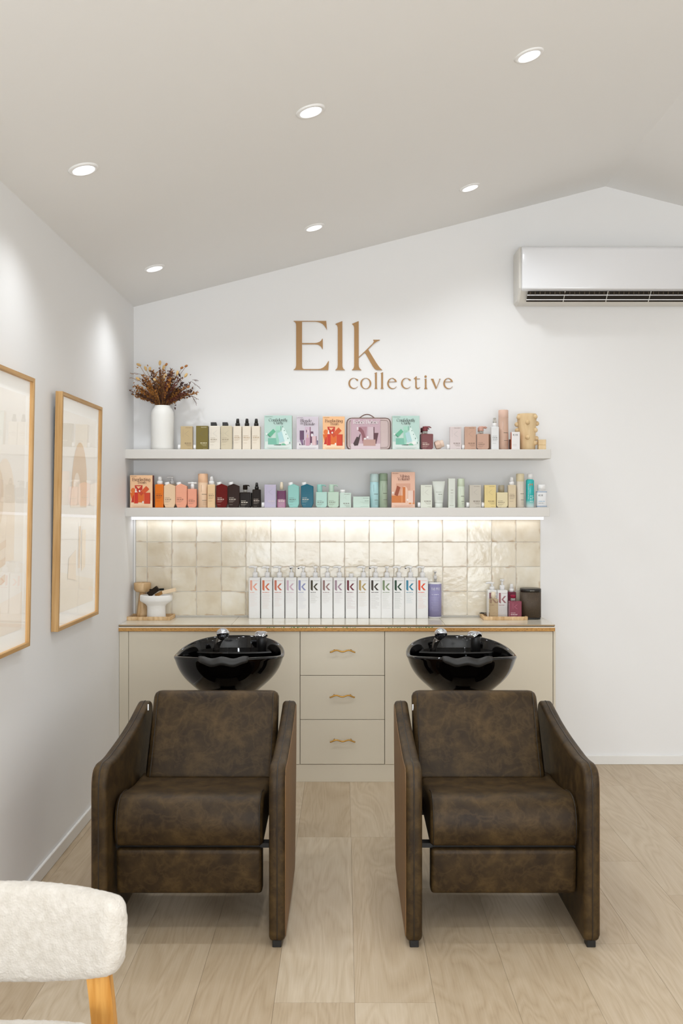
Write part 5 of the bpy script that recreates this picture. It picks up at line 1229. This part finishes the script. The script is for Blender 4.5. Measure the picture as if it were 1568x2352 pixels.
def stem_to(p, m_=None, r=.0014):
    b0 = base_pt(); b0.x = max(-R*.55, min(R*.55, p.x*.16+rnd.uniform(-.006, .006)))
    mid = b0.lerp(p, .5)+Vector((-p.x*.10, 0, .02)); q = MB()
    pts = [b0+Vector((-p.x*.02, 0, -.12)), b0]+[b0*(1-u)**2+mid*2*u*(1-u)+p*u*u for u in (.2, .4, .6, .8, 1)]
    q.tube(pts, [r]*4+[r*.9, r*.8, r*.6], m_ or M_ST, 5); q.build('stem', vb); return (b0, mid)
def leaf(mb, p, d, L, w_, mt):
    d = d.normalized(); s = d.cross(Vector((rnd.uniform(-1, 1), 1.2, rnd.uniform(-1, 1)))).normalized(); n_ = d.cross(s)*L*.12
    mb.loft([[p, p+d*L*.3+s*w_*.5+n_, p+d*L*.65+s*w_*.42+n_, p+d*L], [p, p+d*L*.3-n_*.2, p+d*L*.65-n_*.2, p+d*L], [p, p+d*L*.3-s*w_*.5+n_, p+d*L*.65-s*w_*.42+n_, p+d*L]], mt, True, caps=False, closed=False)
for (x, y, ang, dd) in ((285, 275, 65, 0), (390, 340, 20, -.02), (455, 355, -5, -.03), (620, 250, -5, .0), (680, 320, -20, .01), (270, 505, 60, -.05), (1040, 450, -35, -.03), (905, 415, -10, -.04), (700, 465, -30, -.05), (540, 520, 40, -.06)):
    p = T(x, y, dd); stem_to(p); dv = Vector((-math.sin(math.radians(ang)), 0, math.cos(math.radians(ang)))); q = MB()
    L = .0125 if y != 520 else .008; rot = Matrix.Rotation(math.radians(-ang), 3, 'Y'); q.ball(p+dv*.004, .0082, .0082, L*1.25, M_TAIL, 10, rot); q.build('bunny_tail', vb)
for (x, y, ang) in ((725, 265, -35), (1050, 290, -60), (980, 320, -60), (1085, 630, -60)):
    p = T(x, y, -.02); stem_to(p, M_ST2); q = MB(); rot = Matrix.Rotation(math.radians(-ang), 3, 'Y'); q.ball(p, .0072, .0072, .011, M_POD, 8, rot)
    q.build('seed_pod', vb)
for (x, y, dx, dz, L) in ((790, 400, -.2, -1, .030), (820, 540, .2, 1, .028), (780, 560, .5, -.8, .03), (950, 600, .9, .5, .032), (960, 620, .3, .9, .03), (1010, 600, 1, -.1, .026), (1100, 730, .7, .6, .028), (960, 470, -.3, .8, .028), (1090, 770, .6, -.8, .018), (860, 940, .8, .3, .014), (865, 960, .1, -1, .018), (700, 380, -.3, .9, .014), (500, 370, .6, .5, .014), (420, 300, -.1, .9, .014), (270, 310, -.9, -.2, .012), (210, 560, -.8, -.4, .012), (1110, 440, .9, .4, .01), (840, 860, .8, .2, .02), (900, 850, .9, .3, .026)):
    q = MB(); p = T(x, y, rnd.uniform(-.06, 0)); leaf(q, p, Vector((dx, rnd.uniform(-.3, .1), dz)), L, L*.55, M_LF if x > 700 else M_GOLD); q.build('leaf', vb)
# fine filler sprays: many tiny leaves nobody could count
q = MB()
sprays = []
for k in range(120):
    a = math.radians(rnd.uniform(-66, 66)); L = rnd.uniform(.10, .25)*(1-.25*abs(a)/1.15) if abs(a) < .9 else rnd.uniform(.11, .20)
    p = Vector((math.sin(a)*L*1.12, rnd.uniform(-.07, .07), math.cos(a)*L*.98-.008))
    if p.z < .0: p.z = .01
    sprays.append((p, a))
for n_, (p, a) in enumerate(sprays):
    right = p.x > .02
    m_ = rnd.choice([M_RED, M_LF, M_GOLD, M_ST2] if right else [M_GOLD, M_ST, M_ST2, M_GOLD, M_LF])
    b0 = Vector((p.x*.14, p.y*.2, -.005)); mid = b0.lerp(p, .5)+Vector((-p.x*.1, 0, .015)); cv = [b0*(1-u)**2+mid*2*u*(1-u)+p*u*u for u in [k/12 for k in range(13)]]
    q.tube(cv[::2], [.0011]*6+[.0005], rnd.choice([M_ST, M_ST2]), 4)
    for i_ in range(3, 13):
        dirv = (cv[i_]-cv[i_-1]).normalized()
        for s_ in range(3):
            sd = Vector((rnd.uniform(-1, 1), rnd.uniform(-1, 1), rnd.uniform(-.6, 1))).normalized()
            leaf(q, cv[i_]+sd*.001, dirv*.6+sd, rnd.uniform(.009, .022), rnd.uniform(.0035, .0095), m_)
        if n_ % 4 == 0 and i_ > 8: q.ball(cv[i_]+sd*.009, .0032, .0032, .0032, rnd.choice([M_POD, M_GOLD]), 5)
# drooping sprigs
for (x, y, x2, y2) in ((1060, 760, 1240, 830), (1140, 770, 1215, 915), (1130, 540, 1270, 650), (1150, 520, 1230, 530), (320, 430, 150, 410), (330, 560, 140, 480)):
    a_, b_ = T(x, y), T(x2, y2); q.tube([a_, a_.lerp(b_, .5)+Vector((0, 0, .004)), b_], [.0009, .0008, .0004], M_ST2, 4)
    for k in range(6): leaf(q, a_.lerp(b_, .3+.13*k), (b_-a_).normalized()+Vector((0, 0, rnd.uniform(-.7, .7))), .012, .003, M_RED if x > 500 else M_GOLD)
o = q.build('filler_foliage', vb); o['kind'] = 'stuff'
